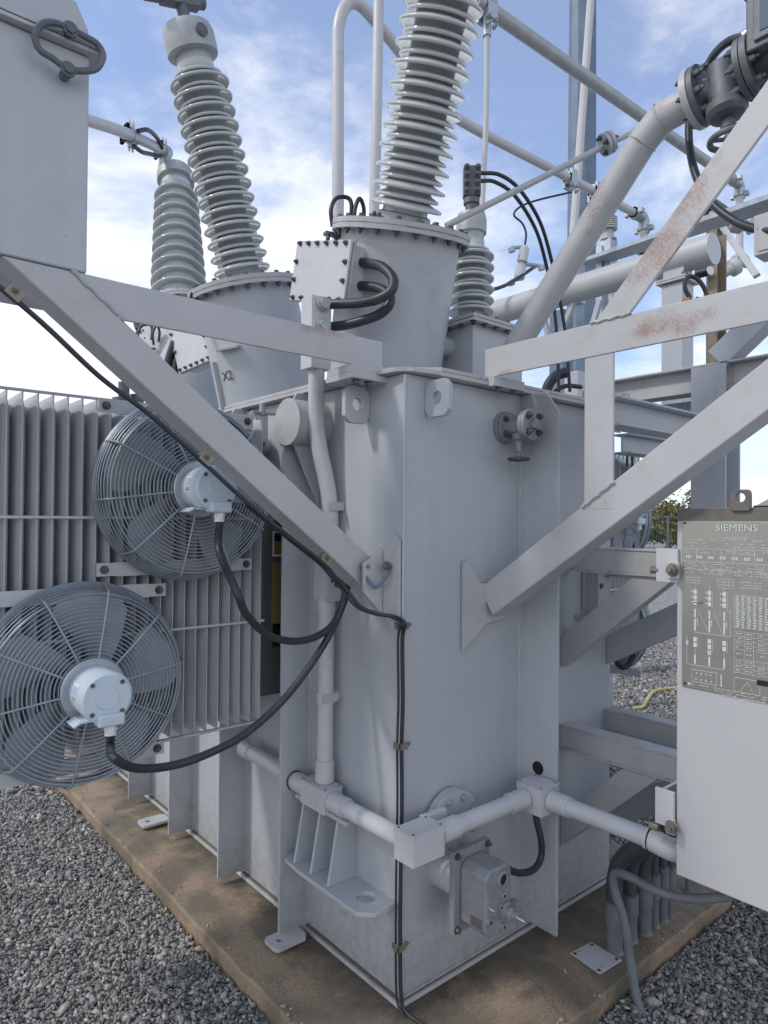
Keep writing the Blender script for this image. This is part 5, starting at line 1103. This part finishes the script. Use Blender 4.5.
# tables at the right
for r_ in range(14): ln(0.155, 0.214+r_*0.0072, 0.41, 0.214+r_*0.0072, 0.0007)
for r_ in range(13):
    for k in range(9): blk(0.160+k*0.0155, 0.2160+r_*0.0072, 0.160+k*0.0155+rnd.uniform(0.006, 0.011), 0.2190+r_*0.0072)
ln(0.155, 0.210, 0.155, 0.310)
for v in (0.318, 0.331, 0.344, 0.357, 0.370, 0.398, 0.411, 0.424, 0.437): ln(0.155, v, 0.30, v, 0.0008)
for u in (0.155, 0.183, 0.208, 0.25, 0.30): ln(u, 0.318, u, 0.442, 0.0009)
for v in (0.322, 0.335, 0.348, 0.361, 0.38, 0.402, 0.415, 0.428):
    for u in (0.160, 0.187, 0.22, 0.26): words(u, u+0.017, v, 0.004, 0.9)
for (u0, v0, u1, v1) in ((0.032, 0.450, 0.106, 0.486), (0.155, 0.452, 0.225, 0.492)):
    ln(u0, v0, u1, v0); ln(u0, v1, u1, v1); ln(u0, v0, u0, v1); ln(u1, v0, u1, v1)
for k in range(4): blk(0.044+k*0.014, 0.457, 0.048+k*0.014, 0.461); blk(0.042+k*0.015, 0.476, 0.046+k*0.015, 0.480)
ln(0.172, 0.490, 0.192, 0.460); ln(0.192, 0.460, 0.208, 0.490); 
for k in range(6): blk(0.116, 0.452+k*0.006, 0.121, 0.456+k*0.006)
for v in (0.493, 0.500, 0.507): words(0.03 if v < 0.5 else 0.10, 0.30, v, 0.0028, 0.7)
blk(0.020, 0.492, 0.027, 0.499)
et.build('etched_text', 'etch', npl)
mb = MB(); mb.bar(onB(697, 604, E0-0.0012), onB(702, 602, E0-0.0012), 0.001, 0.004, (1, 0, 0)); mb.bar(onB(693, 602, E0-0.0012), onB(700, 603.5, E0-0.0012), 0.001, 0.0022, (1, 0, 0)); mb.build('scratch', 'scratch', npl)
mb = MB()
for (u, v) in ((0.006, 0.006), (0.008, PH-0.010)): p = S(u+0.002, v); mb.cyl(p, p-Vector((0.002, 0, 0)), 0.0035, 16)
mb.build('rivet', 'black', npl)
mb = MB(); a, b = onB(757, 682, E0), onB(790, 684, E0); mb.box(E0-0.002, E0, b.y, a.y, a.z-0.008, a.z+0.007); mb.build('handle_slot', 'black', npl, bevel=0.002)
# mounting tabs on the left edge of the cabinet
def tab(x0, y0, x1, y1, bx, by):
    b = FB-0.012; a0, a1 = onB(x0, y0, b), onB(x1, y1, b); mb = MB()
    mb.box(b, b+0.012, a1.y-0.002, a0.y, a1.z, a0.z); mb.box(b+0.012, 0.90, a0.y-0.022, a0.y-0.010, a1.z+0.005, a0.z-0.005)
    t0, t1 = onB(x0+11, by-9, b-0.012), onB(x1+1, by+9, b-0.012); mb.box(b-0.012, b-0.0005, t1.y, t0.y, t1.z, t0.z); mb.mi = 1
    c = onB(bx, by, b-0.012); mb.bolt(c, (-1, 0, 0), 0.016, 0.016)
    c = onB(x0+1, by, b+0.01); mb.cyl(c+Vector((0, 0.02, 0)), c-Vector((0, 0.01, 0)), 0.012, 10)
    mb.build('mounting_tab', ['conduit', 'brass'], cab, bevel=0.002)
tab(656, 548, 677, 583, 673, 570); tab(655, 787, 673, 829, 672, 827)

# ================================================================== CABLE STUBS AND HOSES ON THE PAD
base = [(614, 951), (630, 940), (644, 932), (654, 926), (663, 920), (670, 916)]
names = ['thickest grey stub duct nearest the white cover plate, with its black hose', 'second grey stub duct from the white cover plate, with its black hose', 'third grey stub duct from the white cover plate, with its black hose', 'fourth stub duct in the row, slimmer, with its black hose', 'fifth stub duct in the row, slim, with its black hose', 'last and farthest stub duct of the row beside the cabinet edge, with its black hose']
for i, (px, py) in enumerate(base):
    p = onZ(px, py, 0.0); r = (0.031, 0.027, 0.029, 0.019, 0.019, 0.017)[i]
    t = thing('duct_stub', names[i], 'cable duct', p, 'row of cable duct stubs on the pad edge')
    h = (0.19, 0.18, 0.20, 0.21, 0.22, 0.20)[i]
    mb = MB(); mb.lathe([(r+0.012, -0.02), (r+0.004, 0.0), (r, 0.006), (r, h*0.55), (r+0.005, h*0.56), (r+0.005, h), (r-0.002, h+0.003)], p, (0, 0, 1), 28); mb.build('duct', 'pvc', t)
    q = r-0.001
    # each hose leans in and bends under the cabinet
    pts = [p+Vector((0, 0, h-0.04)), p+Vector((0, 0, h+0.07)), p+Vector((0.0, -0.03, h+0.17)), p+Vector((0.01, -0.12, h+0.26)), p+Vector((0.02, -0.24, h+0.30)), p+Vector((0.03, -0.40, h+0.31)), p+Vector((0.04, -0.55, h+0.32))]
    if i > 2: pts = [p+Vector((0, 0, h-0.04)), p+Vector((0, 0, h+0.08)), p+Vector((0.0, -0.02, h+0.19)), p+Vector((0.01, -0.10, h+0.27)), p+Vector((0.02, -0.22, h+0.31)), p+Vector((0.02, -0.40, h+0.33))]
    mb = MB(); mb.tube(catmull(pts, 8), q, 20); mb.build('flexible_hose', 'hose', t)
P_ = [(577+60, 975, 0.0)]
pts = [onY(646, 975, 2.38), onY(636, 958, 2.42), onY(625, 925, 2.46), onY(616, 895, 2.48), onY(613, 880, 2.48), onY(617, 873, 2.47), onY(632, 878, 2.42), onY(655, 890, 2.36), onY(685, 898, 2.30), onY(715, 898, 2.25), onY(740, 892, 2.25), onY(780, 880, 2.3)]
pts[0].z = GZ-0.02; pts[1].z = 0.0-0.02
mb = MB(); mb.tube(catmull(pts, 8), 0.0155, 16); tag(mb.build('flexible_hose', 'pvc'), 'long slim grey hose hooked over before the duct stubs and running off right', 'hose')
# loose cover plate lying on the pad
A_, B_, C_, D_ = [onZ(x, y, 0.003) for x, y in ((570, 954), (591, 943), (622, 961), (600, 975))]
cpl = thing('cover_plate', 'loose white square cover plate with four bolt holes lying on the concrete pad', 'metal plate', (A_+B_+C_+D_)/4)
mb = MB(); mb.prism([A_, B_, C_, D_], (0, 0, 0.005)); mb.build('plate', 'cab', cpl, bevel=0.001)
cc_ = (A_+B_+C_+D_)/4
mb = MB()
for q in (A_, B_, C_, D_): c = lerp(q, cc_, 0.20)+Vector((0, 0, 0.0052)); mb.cyl(c, c+Vector((0, 0, 0.0006)), 0.0065, 14)
mb.build('bolt_hole', 'black', cpl)
mb = MB()
for q in (A_, D_, C_): c = lerp(q, cc_, 0.28)+Vector((0.012, 0.004, 0.0052)); mb.bar(c, c+Vector((0.012, -0.004, 0)), 0.003, 0.0008)
mb.build('scratch', 'scratch', cpl)
# small survey stud in the pad
c = onZ(688, 890, 0.0); mb = MB(); mb.cyl(c, c+Vector((0, 0, 0.008)), 0.024, 20); mb.cyl(c+Vector((0, 0, 0.008)), c+Vector((0, 0, 0.05)), 0.011, 16); mb.cyl(c+Vector((0, 0, 0.05)), c+Vector((0, 0, 0.06)), 0.017, 6); tag(mb.build('anchor_bolt', 'pvc'), 'small capped anchor bolt on the pad edge behind the duct stubs', 'bolt')
# yellow hose on the gravel
pts = [onZ(x, y, GZ+0.02) for x, y in ((633, 708), (642, 707), (647, 700), (653, 692), (664, 689), (678, 688), (700, 687))]
mb = MB(); mb.tube(catmull(pts, 8), 0.016, 12); tag(mb.build('garden_hose', 'ylhose'), 'yellow hose lying on the distant gravel beside the cabinet', 'hose')

# ================================================================== STEEL FRAME BEHIND THE CABINET
def ibeam(mb, p0, p1, h, w, t=0.009, upv=(0, 0, 1)):
    p0, p1 = Vector(p0), Vector(p1); d = (p1-p0).normalized(); u_ = Vector(upv); u_ = (u_-d*u_.dot(d)).normalized(); s = d.cross(u_)
    for q in (1, -1): mb.bar(p0+u_*(h/2-t/2)*q, p1+u_*(h/2-t/2)*q, w, t, s)
    mb.bar(p0, p1, t, h-2*t-0.001, s)
fr = thing('support_structure', 'painted steel frame of beams, column and braces standing behind the control cabinet', 'steel frame', (1.48, -0.38, GZ))
mb = MB(); ibeam(mb, (1.48, -0.40, 0.70), (1.48, -0.40, 2.33), 0.15, 0.15, 0.010, (1, 0, 0)); mb.build('column', 'paint', fr, bevel=0.002)
mb = MB(); ibeam(mb, (1.48, 0.25, 2.285), (1.48, -0.475, 2.285), 0.12, 0.10, 0.009); ibeam(mb, (1.48, -0.476, 2.285), (1.48, -2.2, 2.285), 0.12, 0.10, 0.009); mb.build('beam', 'paint2', fr, bevel=0.002)
mb = MB(); ibeam(mb, (0.62, -0.40, 2.045), (1.404, -0.40, 2.045), 0.105, 0.10, 0.009); mb.build('cross_beam', 'paint', fr, bevel=0.002)
mb = MB(); ibeam(mb, (1.20, -0.40, 0.648), (1.56, -0.40, 0.648), 0.10, 0.10, 0.009); mb.build('cross_beam', 'paint', fr, bevel=0.002)
mb = MB(); ibeam(mb, (1.56, 0.10, 2.045), (2.30, 0.10, 2.045), 0.10, 0.10, 0.009); mb.build('cross_beam', 'paint', fr, bevel=0.002)
mb = MB(); mb.bar((1.57, 0.10, 2.16), (1.57, -0.39, 2.16), 0.06, 0.10, (1, 0, 0)); mb.build('cross_beam', 'paint', fr, bevel=0.002)
mb = MB(); mb.bar((1.48, -0.42, 2.36), (1.48, -1.6, 3.35), 0.10, 0.10, (1, 0, 0)); mb.build('brace', 'paint', fr, bevel=0.003)
mb = MB(); mb.bar((1.40, -0.20, 1.42), (1.40, -1.6, 2.22), 0.09, 0.11, (1, 0, 0)); mb.build('brace', 'paint', fr, bevel=0.003)
# valve with handwheel sitting on the cross beam
hv = thing('hand_valve', 'small valve with a black handwheel lying on the cross beam right of the post', 'valve', onY(636, 410, 2.75))
c = onY(632, 407, 2.78); mb = MB(); mb.box(c.x-0.06, c.x+0.07, c.y-0.03, c.y+0.03, c.z-0.02, c.z+0.015); mb.cyl(c+Vector((-0.05, 0, 0.0)), c+Vector((-0.05, 0, 0.05)), 0.016, 14); mb.build('valve_body', 'galv', hv, bevel=0.003)
mb = MB(); c2 = onY(646, 407, 2.72); mb.ring(c2, (0.15, -0.1, 1), 0.045, 0.0075, 32, 8); mb.cyl(c2-Vector((0, 0, 0.01)), c2+Vector((0, 0, 0.015)), 0.014, 14)
for k in range(3): mb.tube([c2, c2+Vector((0.043*math.cos(k*2.09), 0.043*math.sin(k*2.09), 0))], 0.005, 8)
mb.build('handwheel', 'black', hv)

# grey square post carrying the big header pipe
gp = thing('post', 'square grey post with bolted cap plate carrying the thick horizontal header pipe', 'post', (2.157, 0.096, GZ))
zt_ = onY(677, 284, 3.78).z; pc = w2(0.4315*3.8, 3.8, 0)
mb = MB(); mb.box(pc.x-0.064, pc.x+0.064, pc.y-0.064, pc.y+0.064, 2.096, zt_); mb.build('column', 'paint', gp, bevel=0.01)
mb = MB(); mb.box(pc.x-0.085, pc.x+0.085, pc.y-0.085, pc.y+0.085, zt_+0.001, zt_+0.012); mb.box(pc.x-0.085, pc.x+0.085, pc.y-0.085, pc.y+0.085, zt_+0.014, zt_+0.026); mb.mi = 1
for sx in (-0.065, 0.065): mb.bolt((pc.x+sx, pc.y-0.07, zt_+0.026), (0, 0, 1), 0.014, 0.012)
mb.build('cap_plate', ['paint2', 'bolt'], gp, bevel=0.002)
HZ = onY(713, 249, 3.62).z; he = onB(713, 249, pc.x)
mb = MB(); mb.box(pc.x-0.05, pc.x+0.05, pc.y-0.06, pc.y+0.06, zt_+0.027, he.z-0.06); mb.build('saddle', 'paint', gp, bevel=0.003)
hp = thing('header_pipe', 'thick pale horizontal pipe with a flat end cap, crossing behind the oil pipe', 'pipe', (pc.x, 0.8, he.z-0.09))
mb = MB(); mb.cyl((pc.x, he.y, he.z), (pc.x, 1.75, he.z), 0.083, 48); mb.build('pipe', 'paint2', hp)
mb = MB(); mb.cyl((pc.x, he.y-0.006, he.z), (pc.x, he.y-0.0005, he.z), 0.084, 48); mb.build('end_cap', 'conduit', hp)
mb = MB(); q = onB(608, 268, pc.x-0.02); mb.plate_hole((pc.x+0.1, 1.05, he.z+0.05), (-1, 0, 0), (0, 0, 1), 0.10, 0.14, 0.012, 0.025, 0.03, (0, 0.03)); mb.build('lifting_eye', 'paint', hp, bevel=0.002)
mb = MB()
for (a, b) in (((548, 335), (540, 300)), ((558, 340), (575, 300)), ((590, 335), (600, 300))):
    mb.bar(onB(a[0], a[1], pc.x), onB(b[0], b[1], pc.x), 0.03, 0.03)
mb.build('strut', 'paint', hp)
# earthing loop at the post
el = thing('earth_loop', 'black earth wire looped from a stud at the top of the square post', 'ground strap', onY(692, 290, 3.6))
mb = MB(); mb.tube(catmull([onY(x, y, 3.6) for x, y in ((690, 298), (685, 288), (687, 278), (694, 277), (701, 283), (706, 293), (704, 299), (696, 299))], 6), 0.012, 10); mb.build('wire', 'rubber', el)
mb = MB(); c = onY(689, 300, 3.6); mb.cyl(c+Vector((0, 0.03, 0)), c-Vector((0, 0.008, 0)), 0.016, 12); mb.build('stud', 'scratch', el)
# rusty channel post with white round lamp
yp = thing('channel_post', 'yellowish rust-stained channel post with a round white sensor, behind the header pipe end', 'post', onY(715, 520, 4.4))
c = onY(714, 290, 4.4); mb = MB(); zt2 = onY(714, 234, 4.4).z
mb.box(c.x-0.07, c.x+0.07, c.y, c.y+0.01, GZ, zt2); mb.box(c.x-0.07, c.x-0.06, c.y-0.05, c.y, GZ, zt2); mb.box(c.x+0.06, c.x+0.07, c.y-0.05, c.y, GZ, zt2); mb.build('channel', 'rusty', yp, bevel=0.002)
mb = MB(); q = onY(709, 271, 4.3); qd = (q-CAM).normalized(); mb.cyl(q+Vector((0.0, 0.08, 0)), q, 0.03, 20); mb.mi = 1; mb.cyl(q, q-Vector((0.004, 0.012, 0)), 0.028, 24); mb.build('sensor', ['black', 'white'], yp)

# ================================================================== SWITCHYARD BEYOND
# steel pole
pl_ = thing('steel_pole', 'tall blue-grey galvanised polygonal pole rising out of the picture behind the oil pipe', 'pole', onY(581, 520, 10))
pb = onY(581, 400, 10.0); mb = MB(); mb.tube([(pb.x, pb.y, GZ), (pb.x+0.0, pb.y, 12)], 0.22, 12, rad=[0.235, 0.185]); mb.build('shaft', 'pole', pl_, sharp=20)
mb = MB(); qb = onY(572, 252, 9.5); qt = onY(593, -30, 9.5); mb.tube([qt, lerp(qt, qb, 0.45), qb, Vector((qb.x, qb.y, qb.z-0.3))], 0.055, 10); tag(mb.build('conduit_pipe', 'conduit'), 'thin pale pipe slanting down in front of the tall galvanised pole', 'pipe')
# bus pipes
u1 = [onY(338, 245, 4.0), onY(338, 60, 4.0), onY(339, 25, 4.0), onY(346, 6, 4.02), onY(358, 4, 4.06), onY(374, 20, 4.15), onY(400, 52, 4.35), onY(430, 88, 4.6), onY(458, 119, 4.85)]
L1b = onY(640, 216, 6.39)
bus1 = thing('bus_pipe', 'tubular busbar hooping over left of the central bushing and passing behind it', 'bus pipe', onY(338, 245, 4.0), 'tubular busbars')
mb = MB(); mb.tube(catmull(u1+[lerp(u1[-1], L1b, 0.5), L1b], 8), 0.036, 20); mb.build('pipe', 'conduit', bus1)
def elbow(bus, p, drop, px2, py2, Y2):
    d = Vector((0, 0, -1)); e = onY(px2, py2, Y2); mb = MB(); mb.tube(fillet([p-Vector((0.12, 0, 0)), p+Vector((0.07, 0, 0)), Vector((p.x+0.07, p.y, p.z-0.12))], 0.08), 0.052, 18)
    for q in (Vector((-0.10, 0, 0)), Vector((0.07, 0, -0.11))):
        for s in (-1, 1): mb.box(p.x+q.x-0.03, p.x+q.x+0.03, p.y+0.07*s-0.02, p.y+0.07*s+0.02, p.z+q.z-0.02, p.z+q.z+0.02)
        mb.cyl(p+q-Vector((0.02, 0, 0.0)), p+q+Vector((0.02, 0, 0)), 0.062, 12)
    mb.build('elbow', 'galv', bus)
    mb = MB(); mb.cyl(Vector((p.x+0.07, p.y, p.z-0.1)), Vector((p.x+0.07, p.y, e.z)), 0.036, 16); mb.cyl(Vector((p.x+0.07, p.y, e.z)), Vector((p.x+0.07, p.y, e.z+0.10)), 0.06, 14)
    for s in (-1, 1): mb.box(p.x+0.07-0.09, p.x+0.16, p.y+0.04*s-0.012, p.y+0.04*s+0.012, e.z+0.03, e.z+0.07)
    mb.build('drop_pipe', 'conduit', bus)
elbow(bus1, L1b, 0, 640, 252, 6.4)
L2a, L2b = onY(430, -32, 4.1), onY(737, 183, 7.1)
bus2 = thing('bus_pipe', 'nearer tubular busbar crossing the upper right sky, with a wire hanging from its clamp', 'bus pipe', L2a, 'tubular busbars')
mb = MB(); mb.cyl(L2a, L2b, 0.048, 24); mb.build('pipe', 'alu', bus2)
elbow(bus2, L2b, 0, 740, 262, 7.1)
def clamp(bus, p, s=1.0, hang=True):
    mb = MB(); mb.cyl(p-Vector((0.05*s, 0, 0)), p+Vector((0.05*s, 0, 0)), 0.062*s, 18)
    for q in (-1, 1): mb.box(p.x-0.05*s, p.x+0.05*s, p.y+0.045*q*s-0.012, p.y+0.045*q*s+0.012, p.z-0.10*s, p.z+0.08*s)
    if hang: mb.cyl(p-Vector((0, 0, 0.05)), p-Vector((0, 0, 0.20*s)), 0.028, 14)
    for q in (-1, 1):
        for z in (-0.14, -0.09): mb.bolt(p+Vector((0.03*q, -0.03, z*s)), (0, -1, 0), 0.014, 0.02)
    mb.build('clamp', 'galv', bus, bevel=0.002)
d2 = (L2b-L2a)
cp1 = lerp(L2a, L2b, 0.117); clamp(bus2, cp1, 0.95)
mb = MB(); mb.tube(catmull([cp1-Vector((0, 0, 0.18)), onY(486, 120, 4.5), onY(481, 240, 4.55), onY(480, 330, 4.6)], 8), 0.018, 12); tag(mb.build('dropper', 'conduit'), 'thin pale dropper hanging from the nearer busbar behind the short bushing', 'conductor')
clamp(bus1, lerp(u1[-1], L1b, 0.55), 0.8, False); clamp(bus1, lerp(u1[-1], L1b, 0.70), 0.9, False)
mb = MB(); v_ = onY(379, 205, 3.55); mb.tube([onY(374, 215, 3.55), onY(376, 150, 3.55), onY(379, -20, 3.55)], 0.028, 18); vp = mb.build('riser_pipe', 'conduit'); tag(vp, 'straight pale vertical pipe rising immediately left of the central bushing', 'pipe')
# angle beam on which the post insulators stand
a_, b_ = onY(578, 262, 6.35), onY(800, 186, 3.9)
bm_ = thing('angle_beam', 'dark-edged galvanised angle beam crossing the sky at right behind the rusty brace', 'beam', lerp(a_, b_, 0.5))
mb = MB(); mb.bar(a_, b_, 0.035, 0.012, (0, 0, 1)); mb.bar(a_+Vector((0.09, 0, -0.012)), b_+Vector((0.09, 0, -0.012)), 0.18, 0.012, (1, 0, 0)); mb.build('angle', 'galv', bm_)
def post_ins(px, yt, yb, Y, label, r=0.085, n=6, base=True, group='post insulators under the busbars', tilt=None):
    p0, p1 = onY(px, yb, Y), onY(px, yt, Y)
    if tilt: p1 = onY(tilt[0], tilt[1], Y)
    H = (p1-p0).length; ax = (p1-p0).normalized(); t = thing('post_insulator', label, 'insulator', p0, group)
    mb = MB(); mb.lathe([(a, b+0.0) for a, b in porcelain(n, (H-0.12)/n, r, r*0.8, r*0.55, 0.07, 1, False)], p0, ax, 28); mb.build('porcelain', 'porc', t, sharp=70)
    mb = MB(); mb.cyl(p0-ax*0.02, p0+ax*0.055, r*0.6, 18); mb.cyl(p0-ax*0.035, p0-ax*0.02, r*0.9, 18); mb.cyl(p1-ax*0.05, p1+ax*0.03, r*0.55, 18); mb.build('end_fitting', 'alu', t)
    if base: mb = MB(); mb.box(p0.x-0.06, p0.x+0.06, p0.y-0.06, p0.y+0.06, p0.z-0.35, p0.z-0.036); mb.build('pedestal', 'galv', t)
    return t
post_ins(608, 211, 237, 6.2, 'grey ribbed post insulator under the farther busbar just right of the oil pipe', n=6)
post_ins(575, 236, 262, 5.6, 'ribbed post insulator half hidden behind the oil pipe beside the pale slanting pipe', r=0.07)
post_ins(748, 248, 226, 6.5, 'slanting ribbed insulator at the right behind the channel post, upper of two', tilt=(722, 222), base=False)
post_ins(742, 285, 262, 6.5, 'slanting ribbed insulator at the right behind the channel post, lower of two', tilt=(726, 272), base=False)
mb = MB(); mb.bar(onY(712, 212, 6.2), onY(757, 276, 5.4), 0.05, 0.03); tag(mb.build('diagonal_strut', 'paint2'), 'pale diagonal strut dropping right from under the angle beam to the steel frame', 'strut')
mb = MB()
for s in (-0.06, 0.10): mb.box(*(lambda c: (c.x-0.03, c.x+0.03, c.y-0.03, c.y+0.03))(onY(604+s*60, 300, 6.2)), GZ, onY(604, 247, 6.2).z)
tag(mb.build('steel_column', 'galv'), 'slim twin steel column under the post insulator right of the tall pole', 'column')
sp_ = onY(715, 520, 6.6); mb = MB(); mb.box(sp_.x-0.09, sp_.x+0.09, sp_.y-0.05, sp_.y+0.05, GZ, onY(715, 212, 6.6).z); mb.box(sp_.x-0.2, sp_.x+0.2, sp_.y-0.10, sp_.y+0.10, onY(715, 213, 6.6).z, onY(715, 209, 6.6).z); tag(mb.build('steel_column', 'iron'), 'dark column head under the angle beam above the header pipe end', 'column')
# second low bus support: steel column seen low right between frame and pole
mb = MB(); c = onY(561, 380, 7.5); mb.box(c.x-0.09, c.x+0.09, c.y-0.09, c.y+0.09, GZ, onY(555, 312, 7.5).z); tag(mb.build('steel_column', 'pole'), 'blue-grey steel column left of the tall pole under the header pipe', 'column')
# black cables from the low-voltage bushing
kk = 0
for (pp) in ([(480, 173), (500, 175), (520, 190), (540, 222), (552, 262), (560, 300), (566, 340), (570, 392)], [(480, 181), (495, 182), (515, 196), (535, 228), (545, 260), (553, 300), (557, 340), (559, 396)]):
    yy = [3.2, 3.25, 3.35, 3.5, 3.62, 3.7, 3.75, 3.8]
    mb = MB(); mb.tube(catmull([onY(x, y, q) for (x, y), q in zip(pp, yy)], 8), 0.0095, 12)
    tag(mb.build('power_cable', 'rubber'), ['upper of two black cables arching right from the short bushing clamp', 'lower of two black cables arching right from the short bushing clamp'][kk], 'cable'); kk += 1
mb = MB(); mb.tube(catmull([onY(430, 305, 3.6), onY(445, 300, 3.7), (onY(495, 289, 4.0)), onY(515, 280, 4.2), onY(536, 266, 4.4)], 8), 0.011, 10); tag(mb.build('power_cable', 'rubber'), 'single black cable passing behind the low-voltage bushing up to the small arrester', 'cable')
ar = thing('surge_arrester', 'small two-part grey arrester hanging in the sky right of the low-voltage bushing', 'arrester', onY(521, 262, 4.3))
p0, p1 = onY(519, 279, 4.3), onY(525, 246, 4.3); ax = (p1-p0).normalized(); H = (p1-p0).length
mb = MB(); mb.lathe([(0.03, 0), (0.036, 0.01), (0.032, H*0.40), (0.016, H*0.42), (0.016, H*0.50), (0.034, H*0.52), (0.030, H*0.92), (0.018, H)], p0, ax, 24); mb.build('porcelain', 'porc', ar)
mb = MB()
for (x0, y0, x1, y1) in ((522, 247, 511, 248), (519, 279, 511, 281), (524, 264, 541, 266)): mb = MB(); mb.cyl(onY(x0, y0, 4.3), onY(x1, y1, 4.3), 0.012, 10); mb.cyl(onY(x1, y1, 4.28), onY(x1+1, y1+4, 4.28), 0.022, 10); mb.build('terminal', 'galv', ar)
mb = MB(); mb.tube(catmull([onY(x, y, 4.4) for x, y in ((525, 245), (526, 233), (522, 223), (514, 215), (520, 207), (538, 200), (572, 192))], 8), 0.007, 8); tag(mb.build('jumper_wire', 'rubber'), 'thin curly black wire from the small arrester up to the slanting pale pipe', 'wire')
# service box behind the tank rim with black cable entry
sb = thing('service_box', 'pale box and black conduit bends just above the tank rim behind the right outrigger', 'junction box', onY(575, 385, 4.2))
c = onY(580, 388, 4.3); mb = MB(); mb.box(c.x-0.10, c.x+0.10, c.y-0.05, c.y+0.05, c.z-0.10, c.z+0.09); mb.box(c.x-0.04, c.x+0.12, c.y-0.06, c.y-0.051, c.z-0.08, c.z-0.03); mb.build('box', 'conduit', sb, bevel=0.005)
mb = MB(); mb.tube(catmull([onY(568, 372, 3.9), onY(556, 376, 3.9), onY(548, 386, 3.9), onY(545, 400, 3.9)], 8), 0.03, 14); mb.tube(catmull([onY(582, 387, 3.9), onY(566, 386, 3.9), onY(555, 392, 3.9), onY(550, 402, 3.9)], 8), 0.013, 12); mb.build('conduit_bend', 'rubber', sb)
# twin wires right of the post
mb = MB(); mb.cyl(onY(628, 434, 4.0), onY(624, 560, 4.0), 0.008, 8); mb.cyl(onY(632, 434, 4.0), onY(634, 570, 4.0), 0.008, 8); tag(mb.build('control_wire', 'rubber'), 'two thin black control wires hanging from the cross beam in front of the distant fans', 'wire')

# ================================================================== FAR FENCE AND TREES
fe = thing('mesh_fence', 'thin wire mesh fence with slim posts at the far edge of the gravel', 'fence', (12, 14, GZ))
mb = MB(); fp0, fp1 = onY(560, 500, 22), onY(800, 500, 18); fp0.z = fp1.z = GZ; D_ = fp1-fp0; nfp = 8
for k in range(nfp+1): p = fp0+D_*(k/nfp); mb.cyl(p, p+Vector((0, 0, 1.9)), 0.03, 8)
mb.build('fence_post', 'iron', fe)
mb = MB()
for z in (0.05, 0.95, 1.87): mb.cyl(fp0+Vector((0, 0, z)), fp1+Vector((0, 0, z)), 0.014, 6)
for k in range(90): p = fp0+D_*((k+0.5)/90); mb.box(p.x-0.0025, p.x+0.0025, p.y-0.0025, p.y+0.0025, GZ+0.05, GZ+1.87)
mb.build('wire_mesh', 'iron', fe)
def leafmat(name, c):
    m = bpy.data.materials.new(name); m.use_nodes = True; t = m.node_tree; n = t.nodes.new; l = t.links.new; p = t.nodes['Principled BSDF']; p.inputs['Roughness'].default_value = 0.6
    g = n('ShaderNodeNewGeometry'); r = n('ShaderNodeMapRange'); l(g.outputs['Random Per Island'], r.inputs[0]); r.inputs[3].default_value = 0.55; r.inputs[4].default_value = 1.5
    h = n('ShaderNodeHueSaturation'); h.inputs['Color'].default_value = (*c, 1); l(r.outputs[0], h.inputs['Value']); l(h.outputs[0], p.inputs['Base Color']); return m
LM = [leafmat('leaf_yellow_green', (0.14, 0.14, 0.045)), leafmat('leaf_dark_green', (0.055, 0.085, 0.035))]
bark = mat('bark', (0.10, 0.08, 0.06), 0.9, var=0.3, nscale=10)
def tree(px, Y, h, w, label, lm, seed):
    rng = np.random.default_rng(seed); p = onY(px, 520, Y); p.z = GZ; t = thing('tree', label, 'tree', p, 'trees beyond the fence')
    mb = MB(); mb.tube([p, p+Vector((0.1, 0, h*0.35)), p+Vector((0, 0.1, h*0.8))], 0.15, 10, rad=[0.17, 0.12, 0.04])
    for k in range(6): th = k*1.05; a = p+Vector((0, 0, h*(0.25+0.09*k))); mb.tube([a, a+Vector((math.cos(th)*w*0.35, math.sin(th)*w*0.35, h*0.14))], 0.05, 6, rad=[0.06, 0.02])
    mb.build('trunk', bark, t)
    cl = rng.normal(size=(26, 3)); cl /= np.linalg.norm(cl, axis=1, keepdims=True); cl *= rng.uniform(0.35, 1, (26, 1))*np.array([w*0.42, w*0.42, h*0.36]); cl[:, 2] += h*0.60
    mb = MB(); vs = []; fs = []
    for c in cl:
        for k in range(150):
            q = c+rng.normal(size=3)*np.array([0.16*w, 0.16*w, 0.10*h])*0.6; s = rng.uniform(0.04, 0.09); a = rng.normal(size=3); a /= np.linalg.norm(a); b = np.cross(a, rng.normal(size=3)); b /= np.linalg.norm(b)
            o = len(vs); vs += [p+Vector(q+a*s), p+Vector(q+b*s*0.6), p+Vector(q-a*s), p+Vector(q-b*s*0.6)]; fs.append((o, o+1, o+2, o+3))
    mb.add(vs, fs); mb.build('crown', lm, t)
tree(686, 26, 3.0, 2.6, 'pale yellow-green tree seen between the right brace and the steel column', LM[0], 1)
tree(668, 30, 2.6, 3.2, 'darker low tree left of the pale yellow-green one, at the motor of the distant fan', LM[1], 2)
tree(735, 30, 2.2, 3.5, 'low green tree hidden mostly behind the cabinet top', LM[1], 3)
tree(640, 34, 2.2, 3.5, 'faint low tree behind the distant fan guards', LM[0], 4)
